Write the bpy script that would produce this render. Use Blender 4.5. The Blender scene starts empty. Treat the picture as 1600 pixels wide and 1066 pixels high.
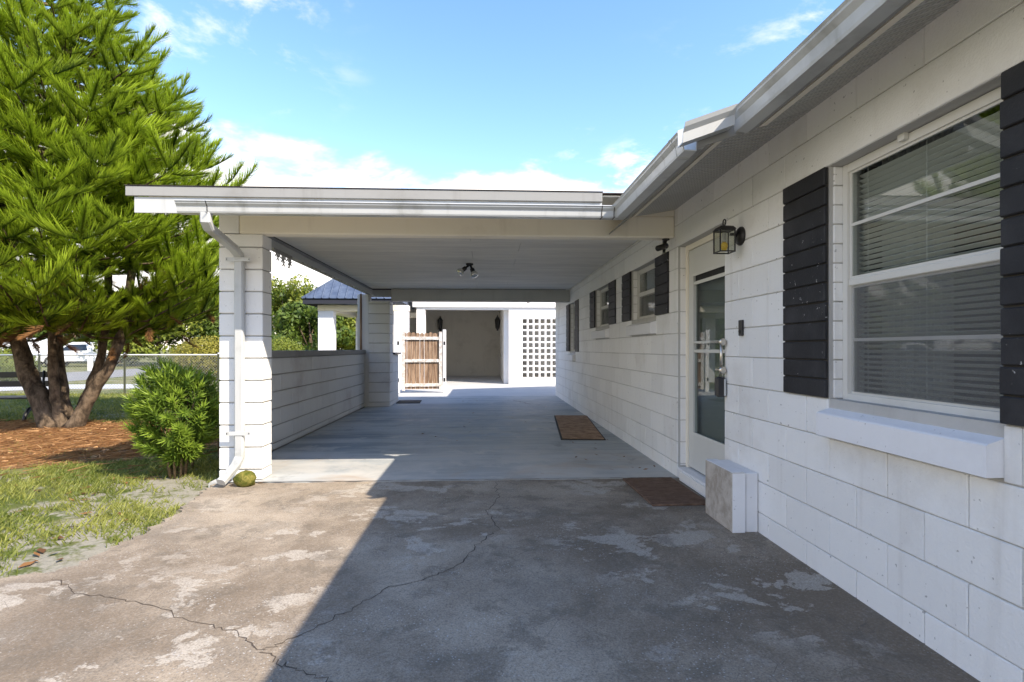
import bpy, math, random
import numpy as np
from mathutils import Vector, Matrix
R = math.radians
random.seed(7); RNG = np.random.default_rng(11)
scn = bpy.context.scene
C = scn.collection

# ------------------------------------------------------------------ camera
YAW = 0.0485; FPX = 844.0; CAMZ = 1.20; HORY = 545.0
cam = bpy.data.cameras.new('camera'); camo = bpy.data.objects.new('camera', cam); C.objects.link(camo)
cam.sensor_width = 36.0; cam.lens = FPX / 1600 * 36.0
cam.shift_y = (HORY - 533) / 1600.0
cam.clip_start = 0.05; cam.clip_end = 3000
camo.location = (0, 0, CAMZ); camo.rotation_euler = (R(90), 0, -YAW)
scn.camera = camo
def ray(px, py):
    r = (px - 800) / FPX; v = -(py - HORY) / FPX
    return Vector((r * math.cos(YAW) + math.sin(YAW), math.cos(YAW) - r * math.sin(YAW), v))
def onZ(px, py, z=0.0):            # the ground point a pixel looks at
    d = ray(px, py); t = (z - CAMZ) / d.z
    return Vector((t * d.x, t * d.y, z))

# ------------------------------------------------------------------ light
SUN = Vector((0.853, -0.72, 1.0)).normalized()
EL = math.asin(SUN.z); AZ = math.atan2(SUN.x, SUN.y)
w = bpy.data.worlds.new('World'); scn.world = w; w.use_nodes = True
nt = w.node_tree; nt.nodes.clear()
N = nt.nodes.new; L = nt.links.new
sky = N('ShaderNodeTexSky'); sky.sky_type = 'NISHITA'; sky.sun_disc = False
sky.sun_elevation = EL; sky.sun_rotation = AZ; sky.air_density = 1.0; sky.dust_density = 0.15; sky.ozone_density = 1.7
bg = N('ShaderNodeBackground'); bg.inputs['Strength'].default_value = 0.15
wo = N('ShaderNodeOutputWorld')
tc = N('ShaderNodeTexCoord')
sep = N('ShaderNodeSeparateXYZ'); L(tc.outputs['Generated'], sep.inputs[0])
def wmath(op, a, b=None, c=None):
    n = N('ShaderNodeMath'); n.operation = op
    for i, v in enumerate((a, b, c)):
        if v is None: continue
        if isinstance(v, (int, float)): n.inputs[i].default_value = v
        else: L(v, n.inputs[i])
    return n.outputs[0]
def wramp(v, lo, hi):
    n = N('ShaderNodeMapRange'); n.interpolation_type = 'SMOOTHSTEP'
    n.inputs[1].default_value = lo; n.inputs[2].default_value = hi; L(v, n.inputs[0]); return n.outputs[0]
zc = wmath('MAXIMUM', sep.outputs[2], 0.0)
den = wmath('ADD', zc, 0.12)
comb = N('ShaderNodeCombineXYZ'); L(wmath('DIVIDE', sep.outputs[0], den), comb.inputs[0]); L(wmath('DIVIDE', sep.outputs[1], den), comb.inputs[1])
def wnoise(vec, scale, detail, rough, dist=0.0, off=(0, 0, 0), sc=(1, 1, 1)):
    m = N('ShaderNodeMapping'); m.inputs['Location'].default_value = off; m.inputs['Scale'].default_value = sc; L(vec, m.inputs[0])
    n = N('ShaderNodeTexNoise'); n.inputs['Scale'].default_value = scale; n.inputs['Detail'].default_value = detail
    n.inputs['Roughness'].default_value = rough; n.inputs['Distortion'].default_value = dist; L(m.outputs[0], n.inputs['Vector']); return n.outputs[0]
hi = wnoise(comb.outputs[0], 3.6, 9, 0.62, 0.25, (1.3, 5.2, 0))
hi2 = wnoise(comb.outputs[0], 0.8, 3, 0.5, 0.0, (2.0, 7.7, 0))
highc = wmath('MULTIPLY', wramp(hi, 0.50, 0.68), wramp(hi2, 0.40, 0.58))
bank = wnoise(tc.outputs['Generated'], 3.2, 7, 0.6, 0.2, (0.4, 0.1, 0.0), (1, 1, 2.6))
edge = wmath('ADD', wmath('MULTIPLY', wmath('SUBTRACT', bank, 0.5), 0.50), 0.325)
lowc = wmath('SUBTRACT', 1.0, wramp(wmath('SUBTRACT', sep.outputs[2], edge), -0.06, 0.03))
lowc = wmath('MULTIPLY', lowc, wramp(wnoise(tc.outputs['Generated'], 5.0, 6, 0.6, 0.3, (3, 0, 0), (1, 1, 3)), 0.15, 0.42))
cov = wmath('MINIMUM', wmath('ADD', wmath('MULTIPLY', highc, 0.85), wmath('MULTIPLY', lowc, 0.9)), 0.95)
mix = N('ShaderNodeMix'); mix.data_type = 'RGBA'; L(cov, mix.inputs['Factor'])
hs = N('ShaderNodeHueSaturation'); hs.inputs['Saturation'].default_value = 1.22; hs.inputs['Hue'].default_value = 0.506; L(sky.outputs[0], hs.inputs['Color'])
L(hs.outputs[0], mix.inputs['A']); mix.inputs['B'].default_value = (3.5, 3.5, 3.6, 1)
L(mix.outputs['Result'], bg.inputs['Color']); L(bg.outputs[0], wo.inputs['Surface'])

sl = bpy.data.lights.new('sun', 'SUN'); slo = bpy.data.objects.new('sun', sl); C.objects.link(slo)
sl.energy = 2.5; sl.angle = R(0.5); sl.color = (1.0, 0.965, 0.915)
slo.rotation_euler = SUN.to_track_quat('Z', 'Y').to_euler(); slo.location = (20, -20, 30)
vs = scn.view_settings
vs.view_transform = 'Standard'; vs.look = 'None'; vs.gamma = 1.0; vs.use_curve_mapping = False
vs.exposure = 1.68
scn.cycles.max_bounces = 14; scn.cycles.diffuse_bounces = 8; scn.cycles.transparent_max_bounces = 16
vs.use_white_balance = True; vs.white_balance_temperature = 7600; vs.white_balance_tint = 11.0     # the camera's daylight-in-shade balance

# ------------------------------------------------------------------ helpers
def new_mat(name, base, rough=0.8, spec=0.3, metal=0.0):
    m = bpy.data.materials.new(name); m.use_nodes = True
    b = m.node_tree.nodes['Principled BSDF']
    b.inputs['Base Color'].default_value = (*base, 1); b.inputs['Roughness'].default_value = rough
    b.inputs['Specular IOR Level'].default_value = spec; b.inputs['Metallic'].default_value = metal
    return m
class G:      # small node-graph helper
    def __init__(s, m): s.m = m; s.t = m.node_tree; s.b = s.t.nodes['Principled BSDF']; s.co = None
    def n(s, k, **kw):
        x = s.t.nodes.new(k)
        for a, v in kw.items(): setattr(x, a, v)
        return x
    def l(s, a, b): s.t.links.new(a, b)
    def coord(s, space='Object', sc=(1, 1, 1), off=(0, 0, 0)):
        if space == 'World':
            g = s.n('ShaderNodeNewGeometry'); o = g.outputs['Position']
        else:
            g = s.n('ShaderNodeTexCoord'); o = g.outputs[space]
        mp = s.n('ShaderNodeMapping'); mp.inputs['Scale'].default_value = sc; mp.inputs['Location'].default_value = off
        s.l(o, mp.inputs[0]); return mp.outputs[0]
    def noise(s, co, scale, detail=5, rough=0.6, dist=0.0):
        x = s.n('ShaderNodeTexNoise'); x.inputs['Scale'].default_value = scale; x.inputs['Detail'].default_value = detail
        x.inputs['Roughness'].default_value = rough; x.inputs['Distortion'].default_value = dist; s.l(co, x.inputs['Vector']); return x.outputs[0]
    def vor(s, co, scale, feature='F1'):
        x = s.n('ShaderNodeTexVoronoi', feature=feature); x.inputs['Scale'].default_value = scale; s.l(co, x.inputs['Vector']); return x.outputs['Distance']
    def rng(s, v, lo, hi, a=0.0, b=1.0):
        x = s.n('ShaderNodeMapRange'); x.interpolation_type = 'SMOOTHSTEP'
        for i, q in enumerate((lo, hi, a, b)): x.inputs[i + 1].default_value = q
        s.l(v, x.inputs[0]); return x.outputs[0]
    def math(s, op, a, b=None):
        x = s.n('ShaderNodeMath', operation=op)
        for i, v in enumerate((a, b)):
            if v is None: continue
            if isinstance(v, (int, float)): x.inputs[i].default_value = v
            else: s.l(v, x.inputs[i])
        return x.outputs[0]
    def mix(s, f, a, b, blend='MIX'):
        x = s.n('ShaderNodeMix'); x.data_type = 'RGBA'; x.blend_type = blend
        if isinstance(f, (int, float)): x.inputs['Factor'].default_value = f
        else: s.l(f, x.inputs['Factor'])
        for k, v in (('A', a), ('B', b)):
            if isinstance(v, tuple): x.inputs[k].default_value = (*v, 1)
            else: s.l(v, x.inputs[k])
        return x.outputs['Result']
    def col(s, v): s.l(v, s.b.inputs['Base Color'])
    def bump(s, h, st=0.3, d=0.01):
        x = s.n('ShaderNodeBump'); x.inputs['Strength'].default_value = st; x.inputs['Distance'].default_value = d
        s.l(h, x.inputs['Height']); s.l(x.outputs[0], s.b.inputs['Normal'])

def painted(name, base, dirt=(0.35, 0.33, 0.29), amt=0.35, rough=0.75, bump=0.25, streak=True, fine=90, spots=0.0):
    m = new_mat(name, base, rough, 0.25); g = G(m)
    co = g.coord('World')
    n1 = g.noise(co, 1.3, 6, 0.65)
    f = g.rng(n1, 0.50, 0.80, 0, amt)
    c = g.mix(f, base, dirt)
    if streak:
        n2 = g.noise(g.coord('World', (9, 9, 0.7)), 1.0, 4, 0.6)
        c = g.mix(g.rng(n2, 0.55, 0.85, 0, amt * 0.8), c, dirt)
    oi = g.n('ShaderNodeObjectInfo')
    v = g.rng(oi.outputs['Random'], 0, 1, 0.955, 1.03)
    hsv = g.n('ShaderNodeHueSaturation'); g.l(c, hsv.inputs['Color']); g.l(v, hsv.inputs['Value'])
    c = hsv.outputs[0]
    if spots:
        s1 = g.noise(co, 38, 2, 0.5)
        c = g.mix(g.rng(s1, 0.70, 0.74, 0, spots), c, (0.12, 0.11, 0.10))
    g.col(c)
    h = g.noise(co, fine, 4, 0.7)
    h2 = g.noise(co, 14, 3, 0.6)
    g.bump(g.math('ADD', h, g.math('MULTIPLY', h2, 0.6)), bump, 0.006)
    return m
M = {}
M['block'] = painted('painted_block', (0.85, 0.845, 0.825), (0.46, 0.41, 0.35), 0.42, 0.72, 0.7, spots=0.5)
M['joint'] = painted('painted_joint', (0.34, 0.33, 0.31), (0.17, 0.16, 0.14), 0.5, 0.9, 0.3)
M['housejoint'] = painted('house_joint', (0.50, 0.49, 0.465), (0.25, 0.24, 0.215), 0.6, 0.9, 0.3)
M['pillar'] = painted('painted_pillar_block', (0.80, 0.795, 0.77), (0.42, 0.40, 0.36), 0.22, 0.75, 0.4, spots=0.3)
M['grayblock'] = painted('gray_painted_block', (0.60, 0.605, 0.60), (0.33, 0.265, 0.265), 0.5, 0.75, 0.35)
M['graycap'] = painted('weathered_cap_board', (0.30, 0.30, 0.30), (0.15, 0.14, 0.13), 0.6, 0.85, 0.35)
M['cream'] = painted('cream_paint', (0.87, 0.81, 0.69), (0.55, 0.47, 0.37), 0.35, 0.6, 0.1)
M['beamgray'] = painted('gray_beam_paint', (0.48, 0.48, 0.46), (0.28, 0.27, 0.25), 0.4, 0.7, 0.2)
M['sill'] = painted('sill_paint', (0.80, 0.80, 0.81), (0.45, 0.42, 0.38), 0.25, 0.7, 0.35, spots=0.4)
M['door'] = painted('door_paint', (0.70, 0.70, 0.66), (0.5, 0.47, 0.4), 0.12, 0.4, 0.02, streak=False)
M['frame'] = painted('window_frame_paint', (0.66, 0.65, 0.61), (0.40, 0.37, 0.3), 0.4, 0.5, 0.05)
M['gutter'] = painted('weathered_gutter_metal', (0.50, 0.515, 0.51), (0.22, 0.22, 0.20), 1.0, 0.32, 0.03)
M['gutter'].node_tree.nodes['Principled BSDF'].inputs['Specular IOR Level'].default_value = 0.6
M['fascia'] = painted('fascia_metal', (0.30, 0.30, 0.29), (0.17, 0.16, 0.145), 0.7, 0.4, 0.04)
M['soffit'] = painted('soffit_panel', (0.52, 0.52, 0.50), (0.3, 0.29, 0.27), 0.3, 0.5, 0.03)
M['white'] = painted('white_stucco', (0.82, 0.81, 0.80), (0.6, 0.56, 0.52), 0.18, 0.85, 0.3)
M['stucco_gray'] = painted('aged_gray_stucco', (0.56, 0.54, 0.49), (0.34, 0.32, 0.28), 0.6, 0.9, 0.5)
M['lilac'] = painted('white_column_paint', (0.76, 0.77, 0.82), (0.55, 0.53, 0.55), 0.2, 0.8, 0.25)
M['black'] = new_mat('black_metal', (0.018, 0.017, 0.017), 0.45, 0.5)
M['plastic'] = new_mat('black_plastic', (0.02, 0.02, 0.023), 0.35, 0.5)
M['nickel'] = new_mat('brushed_nickel', (0.62, 0.58, 0.52), 0.28, 0.5, 1.0)
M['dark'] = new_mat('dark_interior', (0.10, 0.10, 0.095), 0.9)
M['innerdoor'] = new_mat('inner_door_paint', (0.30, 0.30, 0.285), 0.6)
M['galv'] = new_mat('galvanised_steel', (0.50, 0.51, 0.52), 0.45, 0.5, 0.7)
M['gasket'] = new_mat('black_gasket', (0.03, 0.03, 0.03), 0.7)
M['slot'] = new_mat('vent_slot_shade', (0.36, 0.36, 0.35), 0.8)
M['plug'] = new_mat('dark_plug', (0.05, 0.045, 0.04), 0.8)

def shutter_mat():
    m = new_mat('black_brick_paint', (0.022, 0.024, 0.032), 0.6, 0.35); g = G(m)
    co = g.coord('World')
    n = g.noise(co, 30, 5, 0.7); big = g.noise(co, 2.3, 2, 0.5)
    f = g.math('MULTIPLY', g.rng(n, 0.650, 0.668), g.rng(big, 0.47, 0.58))
    c = g.mix(g.rng(g.noise(co, 4, 4, 0.6), 0.4, 0.8), (0.020, 0.020, 0.023), (0.042, 0.042, 0.046))
    g.col(g.mix(f, c, (0.62, 0.62, 0.62))); g.bump(g.noise(co, 70, 4, 0.7), 0.4, 0.006); return m
M['shutter'] = shutter_mat()

def drive_mat():
    m = new_mat('stained_driveway_concrete', (0.3, 0.28, 0.25), 0.85, 0.25); g = G(m)
    co = g.coord('World')
    agg = g.noise(co, 110, 3, 0.7)
    n1 = g.noise(co, 0.62, 8, 0.66, 0.3)
    n2 = g.noise(g.coord('World', off=(5, 2, 0)), 2.2, 8, 0.66, 0.5)
    c = g.mix(g.rng(n1, 0.38, 0.64), (0.20, 0.152, 0.107), (0.44, 0.362, 0.275))      # dark mildew to plain concrete
    c = g.mix(g.rng(n2, 0.50, 0.66, 0, 0.55), c, (0.225, 0.19, 0.15))
    # pale skim coat left in flakes with sharp edges
    fl = g.noise(g.coord('World', (1.0, 1.15, 1), off=(2.6, 1.15, 0)), 1.9, 10, 0.66, 0.25)
    msk = g.noise(g.coord('World', off=(7.3, 2.0, 0)), 0.55, 2, 0.5)
    flk = g.math('MULTIPLY', g.rng(fl, 0.545, 0.565), g.rng(msk, 0.42, 0.52, 0.10, 0.95))
    c = g.mix(g.math('MULTIPLY', flk, 0.8), c, (0.49, 0.435, 0.365))
    fl2 = g.noise(g.coord('World', off=(9, 3, 0)), 5.2, 9, 0.68, 0.2)
    c = g.mix(g.rng(fl2, 0.60, 0.66, 0, 0.4), c, (0.43, 0.385, 0.33))
    dk = g.noise(g.coord('World', off=(1, 9, 0)), 3.2, 9, 0.7, 0.2)
    c = g.mix(g.rng(dk, 0.52, 0.60, 0, 0.5), c, (0.145, 0.118, 0.088))
    # exposed pale pebbles
    vo = g.vor(co, 50); big = g.noise(co, 1.6, 4, 0.6)
    c = g.mix(g.math('MULTIPLY', g.rng(vo, 0.13, 0.22, 1, 0), g.rng(big, 0.44, 0.58, 0, 0.85)), c, (0.50, 0.48, 0.45))
    c = g.mix(g.rng(agg, 0.42, 0.70, 0.0, 0.55), c, (0.10, 0.09, 0.08))
    gr = g.noise(co, 75, 5, 0.8)
    c = g.mix(g.rng(gr, 0.50, 0.66, 0, 0.40), c, (0.12, 0.098, 0.076))
    c = g.mix(g.rng(gr, 0.50, 0.32, 0, 0.22), c, (0.50, 0.465, 0.42))
    # hairline crazing
    cz = g.vor(g.coord('World', off=(0.3, 0.2, 0)), 7.0, 'DISTANCE_TO_EDGE')
    wv = g.noise(co, 2.4, 3, 0.5)
    c = g.mix(g.math('MULTIPLY', g.rng(cz, 0.003, 0.012, 1, 0), g.rng(wv, 0.5, 0.6, 0, 0.5)), c, (0.09, 0.08, 0.07))
    g.col(c)
    h = g.math('ADD', g.math('MULTIPLY', agg, 0.7), g.math('MULTIPLY', flk, 0.5))
    g.bump(h, 0.5, 0.008); return m
M['drive'] = drive_mat()

def floor_mat():
    m = new_mat('worn_blue_gray_floor_paint', (0.33, 0.37, 0.40), 0.55, 0.35); g = G(m)
    co = g.coord('World')
    st = g.noise(g.coord('World', (0.35, 2.6, 1)), 1.0, 7, 0.65, 0.3)
    st2 = g.noise(g.coord('World', (0.6, 7.0, 1), off=(3, 1, 0)), 1.0, 5, 0.6)
    c = g.mix(g.rng(st, 0.35, 0.65), (0.18, 0.215, 0.235), (0.43, 0.455, 0.46))
    c = g.mix(g.rng(st2, 0.52, 0.70, 0, 0.75), c, (0.46, 0.46, 0.44))
    pt = g.noise(g.coord('World', off=(4, 4, 0)), 2.1, 9, 0.7, 0.3)
    c = g.mix(g.rng(pt, 0.53, 0.60, 0, 0.55), c, (0.47, 0.46, 0.43))
    c = g.mix(g.rng(pt, 0.42, 0.34, 0, 0.5), c, (0.12, 0.14, 0.15))
    sp = g.n('ShaderNodeNewGeometry'); sx = g.n('ShaderNodeSeparateXYZ'); g.l(sp.outputs['Position'], sx.inputs[0])
    near = g.rng(sx.outputs[1], 5.0, 7.2, 1, 0)
    wn = g.noise(co, 1.1, 6, 0.6, 0.4)
    c = g.mix(g.math('MULTIPLY', near, g.rng(wn, 0.42, 0.62, 0.25, 0.95)), c, (0.50, 0.485, 0.45))     # paint worn off where tyres roll in
    ru = g.noise(g.coord('World', off=(2.2, 8.1, 0)), 0.9, 4, 0.6, 0.5)
    c = g.mix(g.math('MULTIPLY', near, g.rng(ru, 0.54, 0.70, 0, 0.5)), c, (0.40, 0.27, 0.16))            # rust stain
    g.col(c)
    rr = g.rng(st, 0.3, 0.7, 0.45, 0.75); g.l(rr, g.b.inputs['Roughness'])
    g.bump(g.noise(co, 60, 4, 0.7), 0.15, 0.006); return m
M['floor'] = floor_mat()
def patio_mat():
    m = new_mat('pale_patio_concrete', (0.48, 0.48, 0.48), 0.8); g = G(m); co = g.coord('World')
    g.col(g.mix(g.noise(co, 1.2, 6, 0.6), (0.36, 0.37, 0.38), (0.58, 0.57, 0.55))); g.bump(g.noise(co, 70, 3, 0.7), 0.2, 0.006); return m
M['patio'] = patio_mat()
def ground_mat():
    m = new_mat('sandy_lawn_soil', (0.15, 0.15, 0.08), 0.95, 0.1); g = G(m); co = g.coord('World')
    n = g.noise(co, 0.9, 7, 0.65, 0.3); n2 = g.noise(co, 6, 6, 0.7)
    c = g.mix(g.rng(n, 0.36, 0.60), (0.085, 0.115, 0.028), (0.20, 0.19, 0.075))
    f = g.math('ADD', g.math('MULTIPLY', n, 0.5), g.math('MULTIPLY', n2, 0.5))
    sp = g.n('ShaderNodeNewGeometry'); sx = g.n('ShaderNodeSeparateXYZ'); g.l(sp.outputs['Position'], sx.inputs[0])
    nearx = g.rng(sx.outputs[0], -4.6, -2.9)                        # bare sandy strip along the slab edge
    neary = g.rng(sx.outputs[1], 5.2, 6.6, 1, 0)
    c = g.mix(g.rng(g.math('ADD', f, g.math('MULTIPLY', g.math('MULTIPLY', nearx, neary), 0.10)), 0.52, 0.60, 0, 0.8), c, (0.36, 0.33, 0.285))
    c = g.mix(g.rng(g.noise(co, 55, 3, 0.7), 0.4, 0.8, 0, 0.45), c, (0.06, 0.05, 0.035))
    g.col(c); g.bump(g.noise(co, 30, 5, 0.75), 0.7, 0.02); return m
M['ground'] = ground_mat()
def mulch_mat():
    m = new_mat('pine_straw_litter', (0.30, 0.14, 0.05), 0.9, 0.15); g = G(m); co = g.coord('World')
    n = g.noise(g.coord('World', (14, 60, 1)), 1.0, 5, 0.7, 0.8)
    g.col(g.mix(g.rng(n, 0.35, 0.7), (0.18, 0.09, 0.045), (0.42, 0.24, 0.115))); g.bump(n, 0.8, 0.02); return m
M['mulch'] = mulch_mat()
def rim_mat(name, a, b, sc, rough=0.9, bump=0.5, stretch=(1, 1, 1)):
    m = new_mat(name, a, rough, 0.2); g = G(m); co = g.coord('World', stretch)
    n = g.noise(co, sc, 6, 0.7, 0.3); g.col(g.mix(g.rng(n, 0.35, 0.68), a, b)); g.bump(n, bump, 0.02); return m
M['bark'] = rim_mat('rough_bark', (0.045, 0.032, 0.022), (0.20, 0.145, 0.10), 9, 0.95, 1.0, (1, 1, 0.6))
M['twig'] = rim_mat('twig_bark', (0.12, 0.085, 0.05), (0.26, 0.19, 0.12), 30)
M['moss'] = rim_mat('mossy_rock', (0.07, 0.085, 0.012), (0.22, 0.19, 0.05), 22, 0.95, 1.0)
M['coir'] = rim_mat('brown_coir', (0.22, 0.135, 0.085), (0.42, 0.275, 0.18), 7, 0.95, 0.8)
M['coirdark'] = rim_mat('dark_brown_mat', (0.13, 0.078, 0.052), (0.24, 0.15, 0.105), 12, 0.95, 0.8, (1, 6, 1))
M['rubber'] = new_mat('rubber_edge', (0.03, 0.028, 0.026), 0.8)
M['picket'] = rim_mat('weathered_cedar', (0.12, 0.068, 0.042), (0.42, 0.29, 0.20), 1.0, 0.9, 0.4, (40, 40, 2.2))
M['picketgray'] = rim_mat('whitewashed_rail', (0.42, 0.38, 0.34), (0.76, 0.74, 0.72), 12, 0.9, 0.4)
M['bluemetal'] = rim_mat('blue_metal_roof', (0.060, 0.085, 0.14), (0.11, 0.145, 0.21), 3, 0.4, 0.05)
M['darkfascia'] = new_mat('dark_blue_fascia', (0.03, 0.033, 0.045), 0.6)
M['shingle'] = rim_mat('brown_shingle', (0.045, 0.035, 0.035), (0.10, 0.08, 0.075), 25, 0.95, 0.6)
M['road'] = rim_mat('pale_asphalt', (0.20, 0.20, 0.20), (0.28, 0.275, 0.27), 5, 0.9, 0.2)
M['pole'] = rim_mat('grey_utility_pole', (0.22, 0.18, 0.14), (0.38, 0.33, 0.28), 4, 0.9, 0.3)
M['ceil'] = rim_mat('gray_ceiling_paint', (0.66, 0.64, 0.60), (0.80, 0.775, 0.72), 1.0, 0.7, 0.15, (0.7, 5, 1))
M['pier'] = rim_mat('bare_block', (0.36, 0.31, 0.26), (0.56, 0.51, 0.45), 9, 0.9, 0.6)
M['carpaint'] = new_mat('white_car_paint', (0.78, 0.79, 0.80), 0.25, 0.5)
M['carglass'] = new_mat('dark_car_glass', (0.02, 0.025, 0.03), 0.08, 0.6)
M['tyre'] = new_mat('tyre_rubber', (0.02, 0.02, 0.02), 0.85)
M['rim'] = new_mat('wheel_rim', (0.45, 0.46, 0.47), 0.35, 0.5, 0.8)
M['curtain'] = rim_mat('pale_curtain', (0.35, 0.35, 0.34), (0.55, 0.55, 0.53), 1, 0.9, 0.3, (1, 18, 0.3))
M['blind'] = new_mat('white_blind_slat', (0.80, 0.80, 0.78), 0.5, 0.4)
M['candle'] = new_mat('amber_bulb', (0.75, 0.48, 0.04), 0.4)
M['chrome'] = new_mat('mirror_bulb', (0.75, 0.75, 0.73), 0.12, 0.5, 0.9)

def glass_mat(name, tint=(0.9, 0.93, 0.92), refl=1.0):
    m = bpy.data.materials.new(name); m.use_nodes = True; t = m.node_tree; t.nodes.clear()
    o = t.nodes.new('ShaderNodeOutputMaterial'); mx = t.nodes.new('ShaderNodeMixShader')
    tr = t.nodes.new('ShaderNodeBsdfTransparent'); gl = t.nodes.new('ShaderNodeBsdfGlossy'); fr = t.nodes.new('ShaderNodeFresnel')
    tr.inputs[0].default_value = (*tint, 1); gl.inputs['Roughness'].default_value = 0.015; fr.inputs[0].default_value = 1.5
    ml = t.nodes.new('ShaderNodeMath'); ml.operation = 'MULTIPLY'; ml.inputs[1].default_value = refl
    ge = t.nodes.new('ShaderNodeNewGeometry'); ir = t.nodes.new('ShaderNodeMapRange'); ir.inputs[3].default_value = 1.5; ir.inputs[4].default_value = 1 / 1.5
    t.links.new(ge.outputs['Backfacing'], ir.inputs[0]); t.links.new(ir.outputs[0], fr.inputs[0])
    t.links.new(fr.outputs[0], ml.inputs[0]); t.links.new(ml.outputs[0], mx.inputs[0])
    t.links.new(tr.outputs[0], mx.inputs[1]); t.links.new(gl.outputs[0], mx.inputs[2]); t.links.new(mx.outputs[0], o.inputs[0])
    return m
M['glass'] = glass_mat('window_glass', (0.86, 0.89, 0.88), 1.3)
M['doorglass'] = glass_mat('storm_door_glass', (0.80, 0.84, 0.83), 0.7)
M['lampglass'] = glass_mat('lantern_glass', (0.92, 0.93, 0.90), 1.0)
def screen_mat():
    m = bpy.data.materials.new('insect_screen'); m.use_nodes = True; t = m.node_tree; t.nodes.clear()
    o = t.nodes.new('ShaderNodeOutputMaterial'); mx = t.nodes.new('ShaderNodeMixShader'); mx.inputs[0].default_value = 0.25
    tr = t.nodes.new('ShaderNodeBsdfTransparent'); d = t.nodes.new('ShaderNodeBsdfDiffuse'); d.inputs[0].default_value = (0.22, 0.22, 0.215, 1)
    t.links.new(tr.outputs[0], mx.inputs[1]); t.links.new(d.outputs[0], mx.inputs[2]); t.links.new(mx.outputs[0], o.inputs[0]); return m
M['screen'] = screen_mat()
def leaf_mat(name, dark, light, trans=0.3, rough=0.5):
    m = bpy.data.materials.new(name); m.use_nodes = True; t = m.node_tree; t.nodes.clear()
    o = t.nodes.new('ShaderNodeOutputMaterial'); a = t.nodes.new('ShaderNodeAttribute'); a.attribute_name = 'tint'
    mc = t.nodes.new('ShaderNodeMix'); mc.data_type = 'RGBA'; mc.inputs['A'].default_value = (*dark, 1); mc.inputs['B'].default_value = (*light, 1)
    t.links.new(a.outputs['Fac'], mc.inputs['Factor'])
    p = t.nodes.new('ShaderNodeBsdfPrincipled'); p.inputs['Roughness'].default_value = rough; p.inputs['Specular IOR Level'].default_value = 0.3
    tl = t.nodes.new('ShaderNodeBsdfTranslucent'); mx = t.nodes.new('ShaderNodeMixShader'); mx.inputs[0].default_value = trans
    t.links.new(mc.outputs['Result'], p.inputs['Base Color']); t.links.new(mc.outputs['Result'], tl.inputs[0])
    t.links.new(p.outputs[0], mx.inputs[1]); t.links.new(tl.outputs[0], mx.inputs[2]); t.links.new(mx.outputs[0], o.inputs[0]); return m
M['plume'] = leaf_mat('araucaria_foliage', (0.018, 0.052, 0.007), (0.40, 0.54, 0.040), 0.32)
M['deadplume'] = leaf_mat('dead_brown_foliage', (0.10, 0.045, 0.02), (0.33, 0.16, 0.06), 0.15, 0.8)
M['podo'] = leaf_mat('strap_leaf', (0.055, 0.125, 0.020), (0.34, 0.46, 0.055), 0.3)
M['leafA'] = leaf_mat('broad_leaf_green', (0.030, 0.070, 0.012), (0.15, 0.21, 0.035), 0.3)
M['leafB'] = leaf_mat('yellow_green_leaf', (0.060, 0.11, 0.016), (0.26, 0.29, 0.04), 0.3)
M['leafC'] = leaf_mat('clipped_golden_leaf', (0.12, 0.12, 0.015), (0.36, 0.32, 0.05), 0.25)
M['grassm'] = leaf_mat('lawn_blade', (0.075, 0.120, 0.016), (0.42, 0.41, 0.11), 0.3)
M['straw'] = leaf_mat('pine_straw', (0.24, 0.115, 0.05), (0.62, 0.37, 0.18), 0.1, 0.8)
M['dryleaf'] = leaf_mat('fallen_dry_leaf', (0.10, 0.045, 0.02), (0.30, 0.14, 0.05), 0.1, 0.8)

def link(name, me, mat, parent=None, loc=(0, 0, 0), rot=(0, 0, 0)):
    o = bpy.data.objects.new(name, me); C.objects.link(o)
    if mat is not None and len(me.materials) == 0: me.materials.append(M[mat])
    if parent: o.parent = parent
    o.location = loc; o.rotation_euler = rot
    return o
def tag(o, label=None, cat=None, group=None, kind=None):
    if label: o['label'] = label
    if cat: o['category'] = cat
    if group: o['group'] = group
    if kind: o['kind'] = kind
    return o
def thing(name, label, cat, loc=(0, 0, 0), rz=0.0, group=None):
    o = bpy.data.objects.new(name, None); C.objects.link(o); o.empty_display_size = 0.2
    o.location = loc; o.rotation_euler = (0, 0, rz); return tag(o, label, cat, group)
def mesh(name, v, f, smooth=False):
    me = bpy.data.meshes.new(name); me.from_pydata([tuple(p) for p in v], [], f); me.update()
    if smooth:
        me.polygons.foreach_set('use_smooth', [True] * len(me.polygons))
    return me
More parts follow.
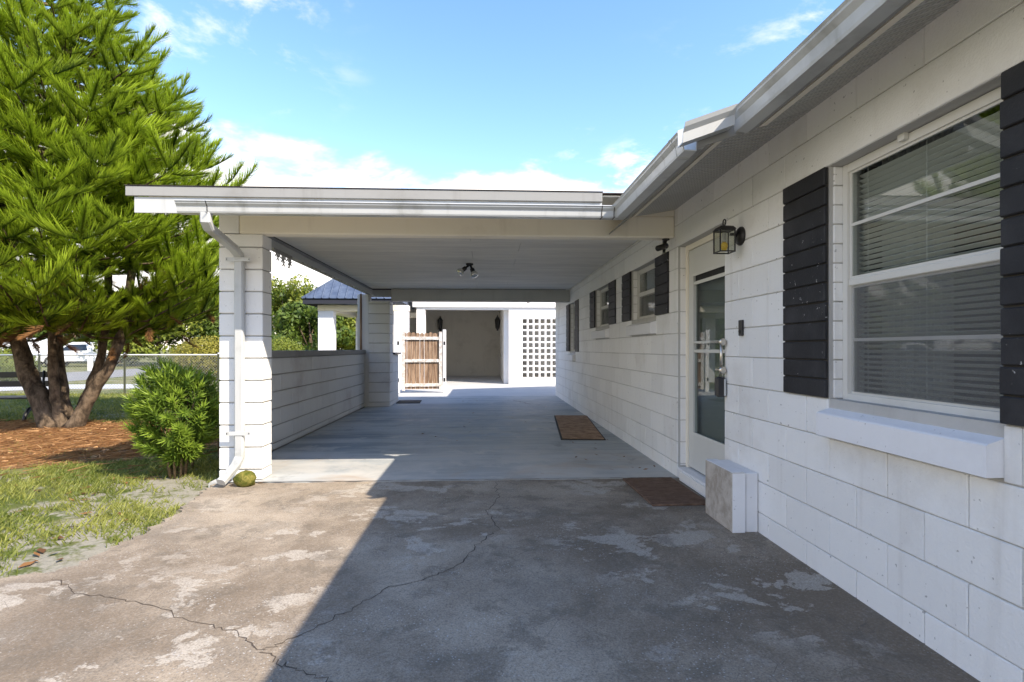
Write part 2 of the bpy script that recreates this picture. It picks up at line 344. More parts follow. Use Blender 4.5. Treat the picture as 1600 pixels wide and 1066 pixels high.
class MB:
    def __init__(s): s.v = []; s.f = []
    def add(s, v, f):
        k = len(s.v); s.v += [tuple(p) for p in v]; s.f += [tuple(i + k for i in q) for q in f]; return s
    def box(s, a, b):
        x0, y0, z0 = a; x1, y1, z1 = b
        return s.add([(x0, y0, z0), (x1, y0, z0), (x1, y1, z0), (x0, y1, z0), (x0, y0, z1), (x1, y0, z1), (x1, y1, z1), (x0, y1, z1)],
                     [(0, 3, 2, 1), (4, 5, 6, 7), (0, 1, 5, 4), (1, 2, 6, 5), (2, 3, 7, 6), (3, 0, 4, 7)])
    def cbox(s, a, b, c=0.004):        # box with chamfered edges
        ctr = [(a[i] + b[i]) / 2 for i in range(3)]; h = [abs(b[i] - a[i]) / 2 for i in range(3)]
        c = min(c, min(h) * 0.45)
        v = []; idx = {}
        for sx in (-1, 1):
            for sy in (-1, 1):
                for sz in (-1, 1):
                    for ax in range(3):
                        p = [sx * h[0], sy * h[1], sz * h[2]]; sg = (sx, sy, sz)
                        for j in range(3):
                            if j != ax: p[j] -= sg[j] * c
                        idx[(sx, sy, sz, ax)] = len(v); v.append((ctr[0] + p[0], ctr[1] + p[1], ctr[2] + p[2]))
        f = []
        def K(sg, ax): return idx[(sg[0], sg[1], sg[2], ax)]
        for ax in range(3):
            o1, o2 = (ax + 1) % 3, (ax + 2) % 3
            for sgn in (-1, 1):
                q = []
                for (u, w_) in ((-1, -1), (1, -1), (1, 1), (-1, 1)):
                    g = [0, 0, 0]; g[ax] = sgn; g[o1] = u; g[o2] = w_; q.append(K(g, ax))
                f.append(tuple(q if sgn > 0 else q[::-1]))
            for s1 in (-1, 1):         # edges parallel to ax
                for s2 in (-1, 1):
                    g0 = [0, 0, 0]; g1 = [0, 0, 0]; g0[ax] = -1; g1[ax] = 1
                    for g in (g0, g1): g[o1] = s1; g[o2] = s2
                    q = [K(g0, o1), K(g1, o1), K(g1, o2), K(g0, o2)]
                    f.append(tuple(q if s1 * s2 < 0 else q[::-1]))
        for sx in (-1, 1):
            for sy in (-1, 1):
                for sz in (-1, 1):
                    q = [idx[(sx, sy, sz, 0)], idx[(sx, sy, sz, 1)], idx[(sx, sy, sz, 2)]]
                    f.append(tuple(q if sx * sy * sz > 0 else q[::-1]))
        return s.add(v, f)
    def prism(s, prof, a, b):          # profile points (offset u along 'right', z) swept from a to b horizontally
        a = Vector(a); b = Vector(b); d = (b - a).normalized(); r = Vector((d.y, -d.x, 0))
        n = len(prof); v = []
        for p in (a, b):
            for (u, z) in prof: v.append(p + r * u + Vector((0, 0, z)))
        f = [(i, (i + 1) % n, n + (i + 1) % n, n + i) for i in range(n)]
        f += [tuple(range(n))[::-1], tuple(range(n, 2 * n))]
        return s.add(v, f)
    def tube(s, pts, rad, seg=8, cap=True):
        pts = [Vector(p) for p in pts]; n = len(pts)
        if not isinstance(rad, (list, tuple)): rad = [rad] * n
        up = None; rings = []
        for i, p in enumerate(pts):
            d = (pts[min(i + 1, n - 1)] - pts[max(i - 1, 0)]).normalized()
            if up is None: up = d.orthogonal().normalized()
            up = (up - d * up.dot(d)).normalized(); q = d.cross(up)
            rings.append([p + (up * math.cos(2 * math.pi * k / seg) + q * math.sin(2 * math.pi * k / seg)) * rad[i] for k in range(seg)])
        v = [x for r_ in rings for x in r_]; f = []
        for i in range(n - 1):
            for k in range(seg):
                a = i * seg + k; b = i * seg + (k + 1) % seg
                f.append((a, b, b + seg, a + seg))
        if cap: f += [tuple(range(seg))[::-1], tuple(range((n - 1) * seg, n * seg))]
        return s.add(v, f)
    def lathe(s, prof, c=(0, 0, 0), seg=16, axis='Z'):
        v = []; f = []
        for (r_, h) in prof:
            for k in range(seg):
                t = 2 * math.pi * k / seg; x, y = r_ * math.cos(t), r_ * math.sin(t)
                p = {'Z': (x, y, h), 'X': (h, x, y), 'Y': (x, h, -y)}[axis]
                v.append((p[0] + c[0], p[1] + c[1], p[2] + c[2]))
        for i in range(len(prof) - 1):
            for k in range(seg):
                a = i * seg + k; b = i * seg + (k + 1) % seg; f.append((a, b, b + seg, a + seg))
        f += [tuple(range(seg))[::-1], tuple(range((len(prof) - 1) * seg, len(prof) * seg))]
        return s.add(v, f)
    def build(s, name, mat, parent=None, smooth=False, loc=(0, 0, 0), rot=(0, 0, 0)):
        return link(name, mesh(name, s.v, s.f, smooth), mat, parent, loc, rot)
def part(name, mat, parent, a, b, c=0.0):
    m = MB(); (m.cbox(a, b, c) if c else m.box(a, b)); return m.build(name, mat, parent)
_bc = {}
def block(name, mat, parent, a, b, c=0.004, jit=0.0008):
    sz = tuple(round(b[i] - a[i], 4) for i in range(3)); key = (mat, sz, c)
    if key not in _bc:
        _bc[key] = mesh(name, *(lambda m: (m.v, m.f))(MB().cbox([-s / 2 for s in sz], [s / 2 for s in sz], c)))
        _bc[key].materials.append(M[mat])
    return link(name, _bc[key], None, parent, [(a[i] + b[i]) / 2 + random.uniform(-jit, jit) for i in range(3)])
def flat_poly(name, pts, z, mat, thick=0.0):
    n = len(pts); v = [(p[0], p[1], z) for p in pts]; f = [tuple(range(n))]
    ar = sum(pts[i][0] * pts[(i + 1) % n][1] - pts[(i + 1) % n][0] * pts[i][1] for i in range(n))
    if ar < 0: v = v[::-1]
    if thick:
        v += [(p[0], p[1], z - thick) for p in v[:n]]
        f += [(i, n + i, n + (i + 1) % n, (i + 1) % n) for i in range(n)]
    return link(name, mesh(name, v, f), mat)
def npmesh(name, V, F, tint=None, mat=None, parent=None, loc=(0, 0, 0)):
    me = bpy.data.meshes.new(name); nv = len(V); nf, k = F.shape
    me.vertices.add(nv); me.vertices.foreach_set('co', np.ascontiguousarray(V, dtype=np.float32).ravel())
    me.loops.add(nf * k); me.loops.foreach_set('vertex_index', np.ascontiguousarray(F, dtype=np.int32).ravel())
    me.polygons.add(nf); me.polygons.foreach_set('loop_start', np.arange(0, nf * k, k, dtype=np.int32))
    me.update(calc_edges=True)
    if tint is not None:
        at = me.attributes.new('tint', 'FLOAT', 'POINT'); at.data.foreach_set('value', np.clip(tint, 0, 1).astype(np.float32))
    return link(name, me, mat, parent, loc)

# ================================================================== THE SETTING
g = flat_poly('ground', [(-500, -60), (500, -60), (500, 700), (-500, 700)], -0.045, 'ground'); tag(g, kind='structure')
DR = [(1.84, -2.0), (1.84, 4.958), (-2.43, 4.958), (-2.36, 4.55), (-2.27, 4.1), (-2.24, 3.6), (-2.30, 3.1), (-2.75, 2.86), (-4.5, 2.72), (-7, 2.6), (-7, -2.0)]
_d = DR[:2]
for a_, b_ in zip(DR[2:9], DR[3:10]):
    for k in range(14):
        t = k / 14; j = 0 if k == 0 and a_ is DR[2] else 1
        _d.append((a_[0] + (b_[0] - a_[0]) * t + j * random.gauss(0, .018), a_[1] + (b_[1] - a_[1]) * t + j * random.gauss(0, .018)))
DR = _d + DR[9:]
o = flat_poly('driveway', DR, -0.008, 'drive', 0.08); tag(o, kind='structure'); drive = o
o = flat_poly('carport_floor', [(1.84, 4.962), (1.84, 13.62), (-2.48, 13.62), (-2.48, 4.962)], 0.0, 'floor', 0.1); tag(o, kind='structure'); cfloor = o
o = flat_poly('patio', [(9, 13.63), (9, 24.2), (-2.9, 24.2), (-2.9, 13.63)], -0.004, 'patio', 0.1); tag(o, kind='structure')
def ribbon(name, pts, wd, z, mat, parent=None):
    v = []; f = []
    for i, p in enumerate(pts):
        a = pts[max(i - 1, 0)]; b = pts[min(i + 1, len(pts) - 1)]
        d = Vector((b[0] - a[0], b[1] - a[1], 0)).normalized(); n = Vector((-d.y, d.x, 0))
        ww = wd * random.uniform(0.4, 1.3) if 0 < i < len(pts) - 1 else wd * 0.2
        v += [(p[0] + n.x * ww, p[1] + n.y * ww, z), (p[0] - n.x * ww, p[1] - n.y * ww, z)]
    f = [(2 * i + 1, 2 * i + 3, 2 * i + 2, 2 * i) for i in range(len(pts) - 1)]
    return link(name, mesh(name, v, f), mat, parent)
def jag(pts, n=9, amp=0.009):
    out = []
    for a, b in zip(pts[:-1], pts[1:]):
        for k in range(n):
            t = k / n; out.append((a[0] + (b[0] - a[0]) * t + random.gauss(0, amp), a[1] + (b[1] - a[1]) * t + random.gauss(0, amp)))
    return out + [pts[-1]]
M['crack'] = new_mat('crack_dirt', (0.085, 0.068, 0.055), 0.95, 0.1)
for cp in ([(83, 900), (118, 925), (215, 938), (300, 968), (370, 985), (412, 1012), (436, 1036), (490, 1052), (545, 1080)],
           [(412, 1012), (470, 990), (540, 955), (605, 915), (660, 905), (720, 880), (745, 850), (780, 825), (762, 800), (778, 775), (773, 751)]):
    pts = [tuple(onZ(x, y)[:2]) for x, y in cp]
    pts = [(p[0], min(p[1], 4.95)) for p in pts]
    ribbon('crack', jag(pts), 0.0030, -0.0065, 'crack', drive)
# seam between the two slabs
ribbon('seam', jag([(-2.4, 4.9605), (1.77, 4.9605)], 90, 0.0012), 0.006, 0.002, 'crack', cfloor)
ribbon('crack', jag([(0.62, 12.6), (0.98, 11.6)], 12, 0.008), 0.012, 0.002, 'crack', cfloor)
# the street and its pavement beyond the fence
def gp(pxs, z): return [tuple(onZ(x, y, z)[:2]) for x, y in pxs]
o = flat_poly('road', gp([(-420, 612), (0, 602), (84, 598), (200, 588), (290, 578), (420, 568), (420, 562), (290, 571), (200, 577), (84, 583), (0, 586), (-420, 590)], -0.041), -0.041, 'road'); tag(o, kind='structure')
o = flat_poly('pavement', gp([(-420, 622), (0, 611), (84, 608), (235, 607), (236, 600), (84, 601), (0, 604), (-420, 614)], -0.037), -0.037, 'patio'); tag(o, kind='structure')
mul = []
for k in range(40):
    t = 2 * math.pi * k / 40; rr = 1 + 0.10 * math.sin(3 * t + 1) + 0.06 * math.sin(7 * t)
    mul.append((-6.1 + 2.85 * rr * math.cos(t) - 0.25 * math.sin(t), 7.45 + 2.0 * rr * math.sin(t)))
o = flat_poly('mulch_bed', mul, -0.040, 'mulch'); tag(o, kind='structure')

# ================================================================== HOUSE
WX = 1.792
house = thing('house', 'long white painted concrete block house with black brick shutters', 'house', (0, 0, 0))
ZL = [0.0] + [0.125 + 0.2032 * k for k in range(12)]
ZTOP = 2.53
ZL = [z for z in ZL if z < ZTOP - 0.03] + [ZTOP]
Y_END = 13.83; Y_BEG = -1.6
LINT = 2.157
opens = [(3.978, 4.984, -1, LINT), (1.790, 2.752, 0.938, LINT), (5.613, 6.592, 1.547, LINT), (7.769, 8.78, 1.547, LINT), (10.744, 11.49, 1.141, LINT)]
shut = [(2.752, 3.155, 0.938), (1.387, 1.790, 0.938), (5.21, 5.613, 1.547), (6.592, 6.998, 1.547), (7.363, 7.769, 1.547), (8.78, 9.186, 1.547), (10.34, 10.744, 1.141), (11.49, 11.895, 1.141)]
lints = [(3.56, 5.40), (1.387, 3.155), (5.30, 6.90), (7.45, 9.1), (10.4, 11.8)]
sills = [(1.790, 2.752, 0.938), (5.613, 6.592, 1.547), (7.769, 8.78, 1.547), (10.744, 11.49, 1.141)]
# wall core (the recessed mortar plane), built as panels round the openings
core = MB(); xc0, xc1 = WX + 0.010, WX + 0.20
ys = sorted(set([Y_BEG, Y_END] + [o_[0] for o_ in opens] + [o_[1] for o_ in opens]))
for a, b in zip(ys[:-1], ys[1:]):
    op = [o_ for o_ in opens if abs(o_[0] - a) < 1e-6]
    if op:
        if op[0][2] > 0: core.box((xc0, a, 0), (xc1, b, op[0][2]))
        core.box((xc0, a, LINT), (xc1, b, ZTOP))
    else: core.box((xc0, a, 0), (xc1, b, ZTOP))
wall = core.build('wall', 'housejoint', house)
def cut(iv, holes):
    for (h0, h1) in holes:
        out = []
        for (a, b) in iv:
            if h1 <= a or h0 >= b: out.append((a, b)); continue
            if h0 > a: out.append((a, h0))
            if h1 < b: out.append((h1, b))
        iv = out
    return iv
blocks = []
for r_ in range(len(ZL) - 1):
    z0, z1 = ZL[r_], ZL[r_ + 1]; zm = (z0 + z1) / 2
    off = 3.1447 + (0.2032 if r_ % 2 == 0 else 0)
    k0 = int((Y_BEG - off) // 0.4064)
    iv = []
    y = off + k0 * 0.4064
    while y < Y_END:
        iv.append((max(y, Y_BEG), min(y + 0.4064, Y_END))); y += 0.4064
    holes = [(o_[0], o_[1]) for o_ in opens if o_[2] < zm < o_[3]] + [(s[0], s[1]) for s in shut if s[2] < zm < LINT]
    if LINT < zm < LINT + 0.21: holes += lints
    holes += [(s[0], s[1]) for s in sills if s[2] - 0.19 < zm < s[2]]
    for (a, b) in cut([q for q in iv if q[1] - q[0] > 0.03], holes):
        if b - a > 0.012: blocks.append((a, b, z0, z1))
gh, gv = 0.0030, 0.0020
blocks.sort(key=lambda q: -(q[1] - q[0]) * (q[3] - q[2]) / (max(0.8, q[0]) ** 2) * (1 if q[1] > 1.2 else 0.01))
far = MB()
for i, (a, b, z0, z1) in enumerate(blocks):
    p0, p1 = (WX, a + gv, z0 + gh if z0 > 0 else -0.012), (WX + 0.03, b - gv, z1 - gh)
    if i < 298: block('block', 'block', wall, p0, p1, 0.0035)
    else: far.cbox(p0, p1, 0.0035)
tag(far.build('block', 'block', wall), kind='stuff')
for (a, b) in lints:
    part('lintel', 'block', wall, (WX - 0.001, a + 0.002, LINT + 0.002), (WX + 0.12, b - 0.002, LINT + 0.2032 - 0.003), 0.004)
# brick lining of the openings (the far jamb shows)
for (a, b, zb, zt) in opens:
    if zb < 0:
        for k in range(11):
            z0 = max(0.105, ZL[k]); z1 = min(ZL[k + 1], LINT)
            if z1 - z0 > 0.02: block('jamb_block', 'block', wall, (WX + 0.031, b - 0.012, z0 + gh), (WX + 0.155, b + 0.02, z1 - gh), 0.0035)
        continue
    n = int(round((zt - zb) / 0.1016))
    for k in range(n):
        block('jamb_brick', 'block', wall, (WX + 0.0305, b - 0.010, zb + k * 0.1016 + 0.003), (WX + 0.12, b + 0.03, zb + (k + 1) * 0.1016 - 0.003), 0.003)
for (a, b, zb) in shut:
    sh = thing('x', '', '')  if False else None
    back = part('shutter', 'plug', house, (WX - 0.002, a + 0.004, zb + 0.004), (WX + 0.0055, b - 0.004, LINT - 0.004))
    back['label'] = 'painted black brick panel beside a window'
    n = int(round((LINT - zb) / 0.1016))
    for k in range(n):
        block('brick', 'shutter', back, (WX - 0.016, a + 0.002, zb + k * 0.1016 + 0.0035), (WX + 0.004, b - 0.002, zb + (k + 1) * 0.1016 - 0.0035), 0.005, 0.0018)
# windows
def window(a, b, zb, big=False):
    fx = WX + 0.075; f = MB(); t = 0.035
    f.box((fx, a + 0.012, zb), (fx + 0.05, a + 0.012 + t, LINT - 0.003)); f.box((fx, b - 0.012 - t, zb), (fx + 0.05, b - 0.012, LINT - 0.003))
    f.box((fx + 0.002, a + 0.047, LINT - 0.045), (fx + 0.05, b - 0.047, LINT - 0.004)); f.box((fx + 0.002, a + 0.047, zb), (fx + 0.05, b - 0.047, zb + 0.03))
    fr = f.build('window', 'frame', house)
    y0, y1 = a + 0.047, b - 0.047; zm = zb + (LINT - zb) * 0.495
    part('meeting_rail', 'frame', fr, (fx + 0.006, y0, zm - 0.018), (fx + 0.034, y1, zm + 0.018), 0.004)
    m = MB(); s_ = 0.016
    for (za, zc_, xo) in ((zm + 0.018, LINT - 0.045, 0.012), (zb + 0.03, zm - 0.018, 0.022)):
        m.box((fx + xo, y0 + 0.001, za), (fx + xo + 0.014, y0 + s_, zc_)); m.box((fx + xo, y1 - s_, za), (fx + xo + 0.014, y1 - 0.001, zc_))
        m.box((fx + xo, y0 + s_, za), (fx + xo + 0.014, y1 - s_, za + 0.012)); m.box((fx + xo, y0 + s_, zc_ - 0.012), (fx + xo + 0.014, y1 - s_, zc_))
        if big: zz = za + (zc_ - za) * 0.5; m.box((fx + xo - 0.001, y0 + s_, zz - 0.008), (fx + xo + 0.0145, y1 - s_, zz + 0.008))
    m.build('sash', 'frame', fr)
    part('pane', 'glass', fr, (fx + 0.018, y0 + s_, zm + 0.03), (fx + 0.021, y1 - s_, LINT - 0.057))
    part('pane', 'glass', fr, (fx + 0.028, y0 + s_, zb + 0.042), (fx + 0.031, y1 - s_, zm - 0.03))
    part('window_screen', 'screen', fr, (fx + 0.012, y0 + s_, zb + 0.042), (fx + 0.0125, y1 - s_, zm - 0.02))
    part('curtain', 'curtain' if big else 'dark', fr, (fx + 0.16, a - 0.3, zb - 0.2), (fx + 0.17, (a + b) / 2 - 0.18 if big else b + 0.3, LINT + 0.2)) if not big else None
    bl = MB(); z = zb + 0.035
    if big:
        while z < LINT - 0.05:
            tl = 0.0068
            for (xa, xb) in ((fx + 0.062, fx + 0.086),):
                bl.add([(xa, y0, z + tl), (xb, y0, z - tl), (xb, y1, z - tl), (xa, y1, z + tl), (xa, y0, z + tl + .0012), (xb, y0, z - tl + .0012), (xb, y1, z - tl + .0012), (xa, y1, z + tl + .0012)],
                       [(0, 3, 2, 1), (4, 5, 6, 7), (0, 1, 5, 4), (1, 2, 6, 5), (2, 3, 7, 6), (3, 0, 4, 7)])
            z += 0.0265
        for yy in (y0 + 0.07, (y0 + y1) / 2, y1 - 0.07): bl.box((fx + 0.060, yy, zb + 0.02), (fx + 0.0615, yy + 0.0025, LINT - 0.03))
        tag(bl.build('blind', 'blind', fr), kind='stuff')
        cu = MB()
        for k in range(10): cu.tube([(fx + 0.20, y1 - 0.02 - k * 0.04, zb - 0.1), (fx + 0.20, y1 - 0.02 - k * 0.04, LINT + 0.05)], 0.024, 8)
        cu.build('curtain', 'curtain', fr)
    else:
        part('roller_shade', 'curtain', fr, (fx + 0.075, y0 - 0.02, zb + 0.01), (fx + 0.080, y1 + 0.02, LINT - 0.02))
    sp = -0.062
    pf = [(WX + sp, zb - 0.186), (WX + sp, zb - 0.076), (WX + sp + 0.008, zb - 0.069), (WX + 0.072, zb - 0.028), (WX + 0.074, zb - 0.004), (WX + 0.12, zb - 0.004), (WX + 0.12, zb - 0.186)]
    n_ = len(pf)
    MB().add([(x, a - 0.002, z) for x, z in pf] + [(x, b + 0.002, z) for x, z in pf], [tuple(range(n_)), tuple(range(n_, 2 * n_))[::-1]] + [(i, n_ + i, n_ + (i + 1) % n_, (i + 1) % n_) for i in range(n_)]).build('sill', 'sill', fr)
    return fr
wins = [window(a, b, zb, i == 0) for i, (a, b, zb) in enumerate(sills)]
MB().box((WX + 0.055, 2.30, LINT - 0.03), (WX + 0.0745, 2.34, LINT + 0.001)).build('latch', 'frame', wins[0])
# storm door in its recess
DY0, DY1 = 3.978, 4.984; dx = WX + 0.078
fr = MB(); fr.box((dx, DY0, 0.10), (dx + 0.05, DY0 + 0.05, LINT)); fr.box((dx, DY1 - 0.062, 0.10), (dx + 0.05, DY1 - 0.012, LINT)); fr.box((dx + 0.002, DY0 + 0.05, LINT - 0.05), (dx + 0.05, DY1 - 0.062, LINT - 0.001))
fr.build('door_frame', 'cream', house)
door = MB(); y0, y1 = DY0 + 0.056, DY1 - 0.068; z0, z1 = 0.115, LINT - 0.056; px0, px1 = dx + 0.010, dx + 0.042
ga, gb = y0 + 0.11, y1 - 0.11; gz0, gz1 = 0.44, 1.86
door.box((px0, y0, z0), (px1, ga, z1)); door.box((px0, gb, z0), (px1, y1, z1)); door.box((px0 + 0.001, ga, z0), (px1, gb, gz0)); door.box((px0 + 0.001, ga, gz1), (px1, gb, z1))
door = door.build('door', 'door', house)
m = MB(); t = 0.022
m.cbox((px0 - 0.006, ga - t, gz0 - t), (px0 - 0.0005, ga + 0.006, gz1 + t), 0.002); m.cbox((px0 - 0.006, gb - 0.006, gz0 - t), (px0 - 0.0005, gb + t, gz1 + t), 0.002)
m.cbox((px0 - 0.0055, ga + 0.006, gz0 - t), (px0 - 0.0005, gb - 0.006, gz0 + 0.006), 0.002); m.cbox((px0 - 0.0055, ga + 0.006, gz1 - 0.006), (px0 - 0.0005, gb - 0.006, gz1 + t), 0.002)
m.build('glass_trim', 'door', door)
part('pane', 'doorglass', door, (px0 + 0.012, ga, gz0), (px0 + 0.016, gb, 1.20)); part('pane', 'doorglass', door, (px0 + 0.022, ga, 1.20), (px0 + 0.026, gb, gz1))
for zz, hh in ((1.165, 0.028), (1.245, 0.022), (1.775, 0.03)): part('glazing_bar', 'door', door, (px0 + 0.002, ga, zz), (px0 + 0.010, gb, zz + hh), 0.003)
part('seal', 'gasket', door, (px0 + 0.018, ga, gz1 - 0.055), (px0 + 0.02, gb, gz1))
h = MB(); hy = y0 + 0.030; hx = WX - 0.034
yd = hy; hy = DY0 - 0.020
for zz in (1.25, 1.04): h.tube([(px0, yd, zz), (hx + 0.03, yd, zz), (hx, yd - 0.02, zz), (hx, hy, zz)], 0.010, 10)
h.tube([(hx, hy, 1.262), (hx, hy, 1.028)], 0.011, 10)
for zz in (1.25, 1.04): h.lathe([(0.010, 0.0), (0.012, -0.01), (0.026, -0.022), (0.028, -0.030), (0.020, -0.034)], (hx, hy, zz), 14, 'Y')
h.tube([(hx, yd, 1.25), (hx + 0.01, yd + 0.03, 1.25), (hx + 0.04, yd + 0.17, 1.252)], [0.009, 0.010, 0.007], 8)
h.build('handle', 'nickel', door, True)
part('kick_plate_line', 'gasket', door, (px0 + 0.004, y0 + 0.002, 0.1165), (px1 - 0.004, y1 - 0.002, 0.122)) if False else None
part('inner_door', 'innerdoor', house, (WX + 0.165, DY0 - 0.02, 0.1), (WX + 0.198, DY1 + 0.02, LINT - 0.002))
part('door_sill', 'sill', house, (WX - 0.010, DY0 + 0.004, 0.004), (WX + 0.16, DY1 - 0.016, 0.098), 0.006)
part('door_step', 'block', house, (WX - 0.024, DY0 + 0.08, -0.004), (WX - 0.011, DY1 - 0.12, 0.082), 0.004)
# rest of the house shell: floor, end and far walls, inner partition, so that rooms are dark
part('rear_wall', 'block', house, (WX + 7.0, Y_BEG, 0), (WX + 7.2, Y_END, 2.5))
part('end_wall', 'block', house, (WX + 0.201, Y_END - 0.2, 0), (WX + 6.99, Y_END, 2.5))
part('end_wall', 'block', house, (WX + 0.201, Y_BEG, 0), (WX + 6.99, Y_BEG + 0.2, 2.5))
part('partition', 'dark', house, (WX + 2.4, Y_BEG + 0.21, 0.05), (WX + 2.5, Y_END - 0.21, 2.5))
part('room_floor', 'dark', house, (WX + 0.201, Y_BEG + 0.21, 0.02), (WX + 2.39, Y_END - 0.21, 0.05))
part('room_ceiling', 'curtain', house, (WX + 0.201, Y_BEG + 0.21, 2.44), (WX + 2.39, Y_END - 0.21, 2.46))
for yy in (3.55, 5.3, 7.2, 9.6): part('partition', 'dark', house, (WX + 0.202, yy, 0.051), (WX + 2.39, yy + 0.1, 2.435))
# eaves: two runs, the far one reaching further out and lower
SL = 0.365
def eave(gx, ya, yb, wall_z=2.515, ys_=None, tx=1.47, tz=2.40):
    """gx: outer lip of the gutter; soffit drops outward with the roof pitch"""
    bx = gx + 0.115                                       # gutter back = fascia face
    fz = wall_z - (WX - bx) * SL                          # soffit height at the fascia
    gt = fz + 0.085; SS = (wall_z - tz - 0.006) / (WX - tx - 0.04)
    prof = [(0, -0.002), (0.006, 0.004), (0.010, -0.022), (0.030, -0.045), (0.036, -0.086), (0.040, -0.100), (0.110, -0.100), (0.113, -0.002), (0.109, -0.002), (0.106, -0.094), (0.044, -0.094), (0.040, -0.080), (0.034, -0.042), (0.014, -0.020)]
    gm = MB().prism([(u, z) for (u, z) in prof], (gx, ya, gt), (gx, yb, gt)).build('gutter', 'gutter', house)
    y = ya + 0.05
    m = MB()
    while y < yb - 0.03:
        m.box((gx + 0.012, y, gt - 0.006), (gx + 0.110, y + 0.018, gt - 0.003)); y += 0.8
    m.build('hanger', 'gutter', gm)
    for y in [ya + 0.10 + k * 1.6 for k in range(int((yb - ya) / 1.6) + 1)]:
        if y < yb - 0.05:
            pr = [(u - 0.0025 if i < 7 else u, z - (0.0025 if 3 < i < 8 else 0)) for i, (u, z) in enumerate(prof[:8])]
            MB().prism(pr[:7] + [(0.109, -0.1025), (0.109, -0.097), (0.042, -0.0965), (0.034, -0.046), (0.012, -0.02)], (gx, y, gt), (gx, y + 0.03, gt)).build('gutter_joint', 'gutter', gm)
    MB().box((bx, ya, fz - 0.005), (bx + 0.022, yb, gt + 0.045)).build('fascia', 'fascia', house)
    ys_ = ys_ or yb
    e0, e1 = (tx - bx - 0.023), (tz - fz)
    MB().add([(bx + 0.0225, ya, fz - 0.004), (tx + 0.004, ya, tz + 0.004), (tx + 0.004, ys_, tz + 0.004), (bx + 0.0225, ys_, fz - 0.004),
              (bx + 0.0225, ya, fz + 0.008), (tx + 0.004, ya, tz + 0.016), (tx + 0.004, ys_, tz + 0.016), (bx + 0.0225, ys_, fz + 0.008)],
             [(0, 3, 2, 1), (4, 5, 6, 7), (0, 1, 5, 4), (1, 2, 6, 5), (2, 3, 7, 6), (3, 0, 4, 7)]).build('eave_board', 'fascia', house)
    MB().add([(tx, ya, tz - 0.008), (tx + 0.042, ya, tz + 0.003), (tx + 0.042, ys_, tz + 0.003), (tx, ys_, tz - 0.008),
              (tx, ya, tz + 0.003), (tx + 0.042, ya, tz + 0.022), (tx + 0.042, ys_, tz + 0.022), (tx, ys_, tz + 0.003)],
             [(0, 3, 2, 1), (4, 5, 6, 7), (0, 1, 5, 4), (1, 2, 6, 5), (2, 3, 7, 6), (3, 0, 4, 7)]).build('trim', 'cream', house)
    # soffit in ribbed panels 0.3 m wide, the slots' shade laid on as flat gray strips
    y = ya; k = 0
    while y < ys_ - 0.01:
        y1_ = min(y + 0.305, ys_); pm = MB(); nn = 6; sw = (y1_ - y) / nn
        for q in range(nn):
            a, b = y + q * sw, y + (q + 1) * sw; dz = 0.013
            def P(x, yy, d): return (x, yy, tz + 0.006 + (x - tx - 0.04) * SS + d)
            xa, xb = tx + 0.036, WX - 0.0005
            for (c0, c1, d) in ((a, a + sw * 0.74, 0.0), (a + sw * 0.74, b, dz)):
                pm.add([P(xa, c0, d), P(xb, c0, d), P(xb, c1, d), P(xa, c1, d)], [(0, 3, 2, 1)])
            pm.add([P(xa, a + sw * .74, 0), P(xb, a + sw * .74, 0), P(xb, a + sw * .74, dz), P(xa, a + sw * .74, dz)], [(0, 1, 2, 3)])
            pm.add([P(xa, b, dz), P(xb, b, dz), P(xb, b, 0), P(xa, b, 0)], [(0, 1, 2, 3)])
        so = pm.build('soffit_panel', 'soffit', house)
        if True:
            sm = MB(); L_ = WX - tx - 0.045
            for q in range(nn):
                for j in range(int(L_ / 0.022) - 1):
                    x = tx + 0.05 + j * 0.022; yy = y + q * sw + sw * 0.12
                    zz = tz + 0.006 + (x - tx - 0.04) * SS - 0.0012
                    sm.add([(x, yy, zz), (x + 0.012, yy, zz + 0.012 * SS), (x + 0.012, yy + sw * 0.30, zz + 0.012 * SS), (x, yy + sw * 0.30, zz)], [(0, 3, 2, 1)])
            tag(sm.build('vent_slot', 'slot', so), kind='stuff')
        y = y1_; k += 1
    return bx, fz, gt
JY = 2.84
n_bx, n_fz, n_gt = eave(1.295, Y_BEG - 0.3, JY)
f_bx, f_fz, f_gt = eave(1.020, JY + 0.005, 4.36, 2.515, 5.035, 1.37, 2.44)
# the short return of the gutter at the step in the eave
m = MB()
pr = [(0, 0), (0.010, -0.022), (0.030, -0.045), (0.036, -0.095), (0.110, -0.095), (0.113, 0), (0.108, -0.004), (0.104, -0.088), (0.044, -0.088), (0.034, -0.04), (0.014, -0.018)]
A = [Vector((1.02, JY - 0.004, f_gt)), Vector((1.295, JY - 0.004, n_gt))]
n = len(pr); v = []
for p in A:
    for (u, z) in pr: v.append((p.x, p.y - 0.12 + u + 0.002, p.z + z + 0.002))
m.add(v, [(i, n + i, n + (i + 1) % n, (i + 1) % n) for i in range(n)] + [tuple(range(n)), tuple(range(n, 2 * n))[::-1]])
m.build('gutter', 'gutter', house)
MB().add([(1.13, JY - 0.003, f_fz), (1.43, JY - 0.003, n_fz), (1.43, JY - 0.003, n_gt - 0.01), (1.13, JY - 0.003, f_gt - 0.01),
          (1.13, JY + 0.015, f_fz), (1.43, JY + 0.015, n_fz), (1.43, JY + 0.015, n_gt - 0.01), (1.13, JY + 0.015, f_gt - 0.01)],
         [(0, 1, 2, 3), (7, 6, 5, 4), (0, 4, 5, 1), (1, 5, 6, 2), (2, 6, 7, 3), (3, 7, 4, 0)]).build('fascia', 'fascia', house)
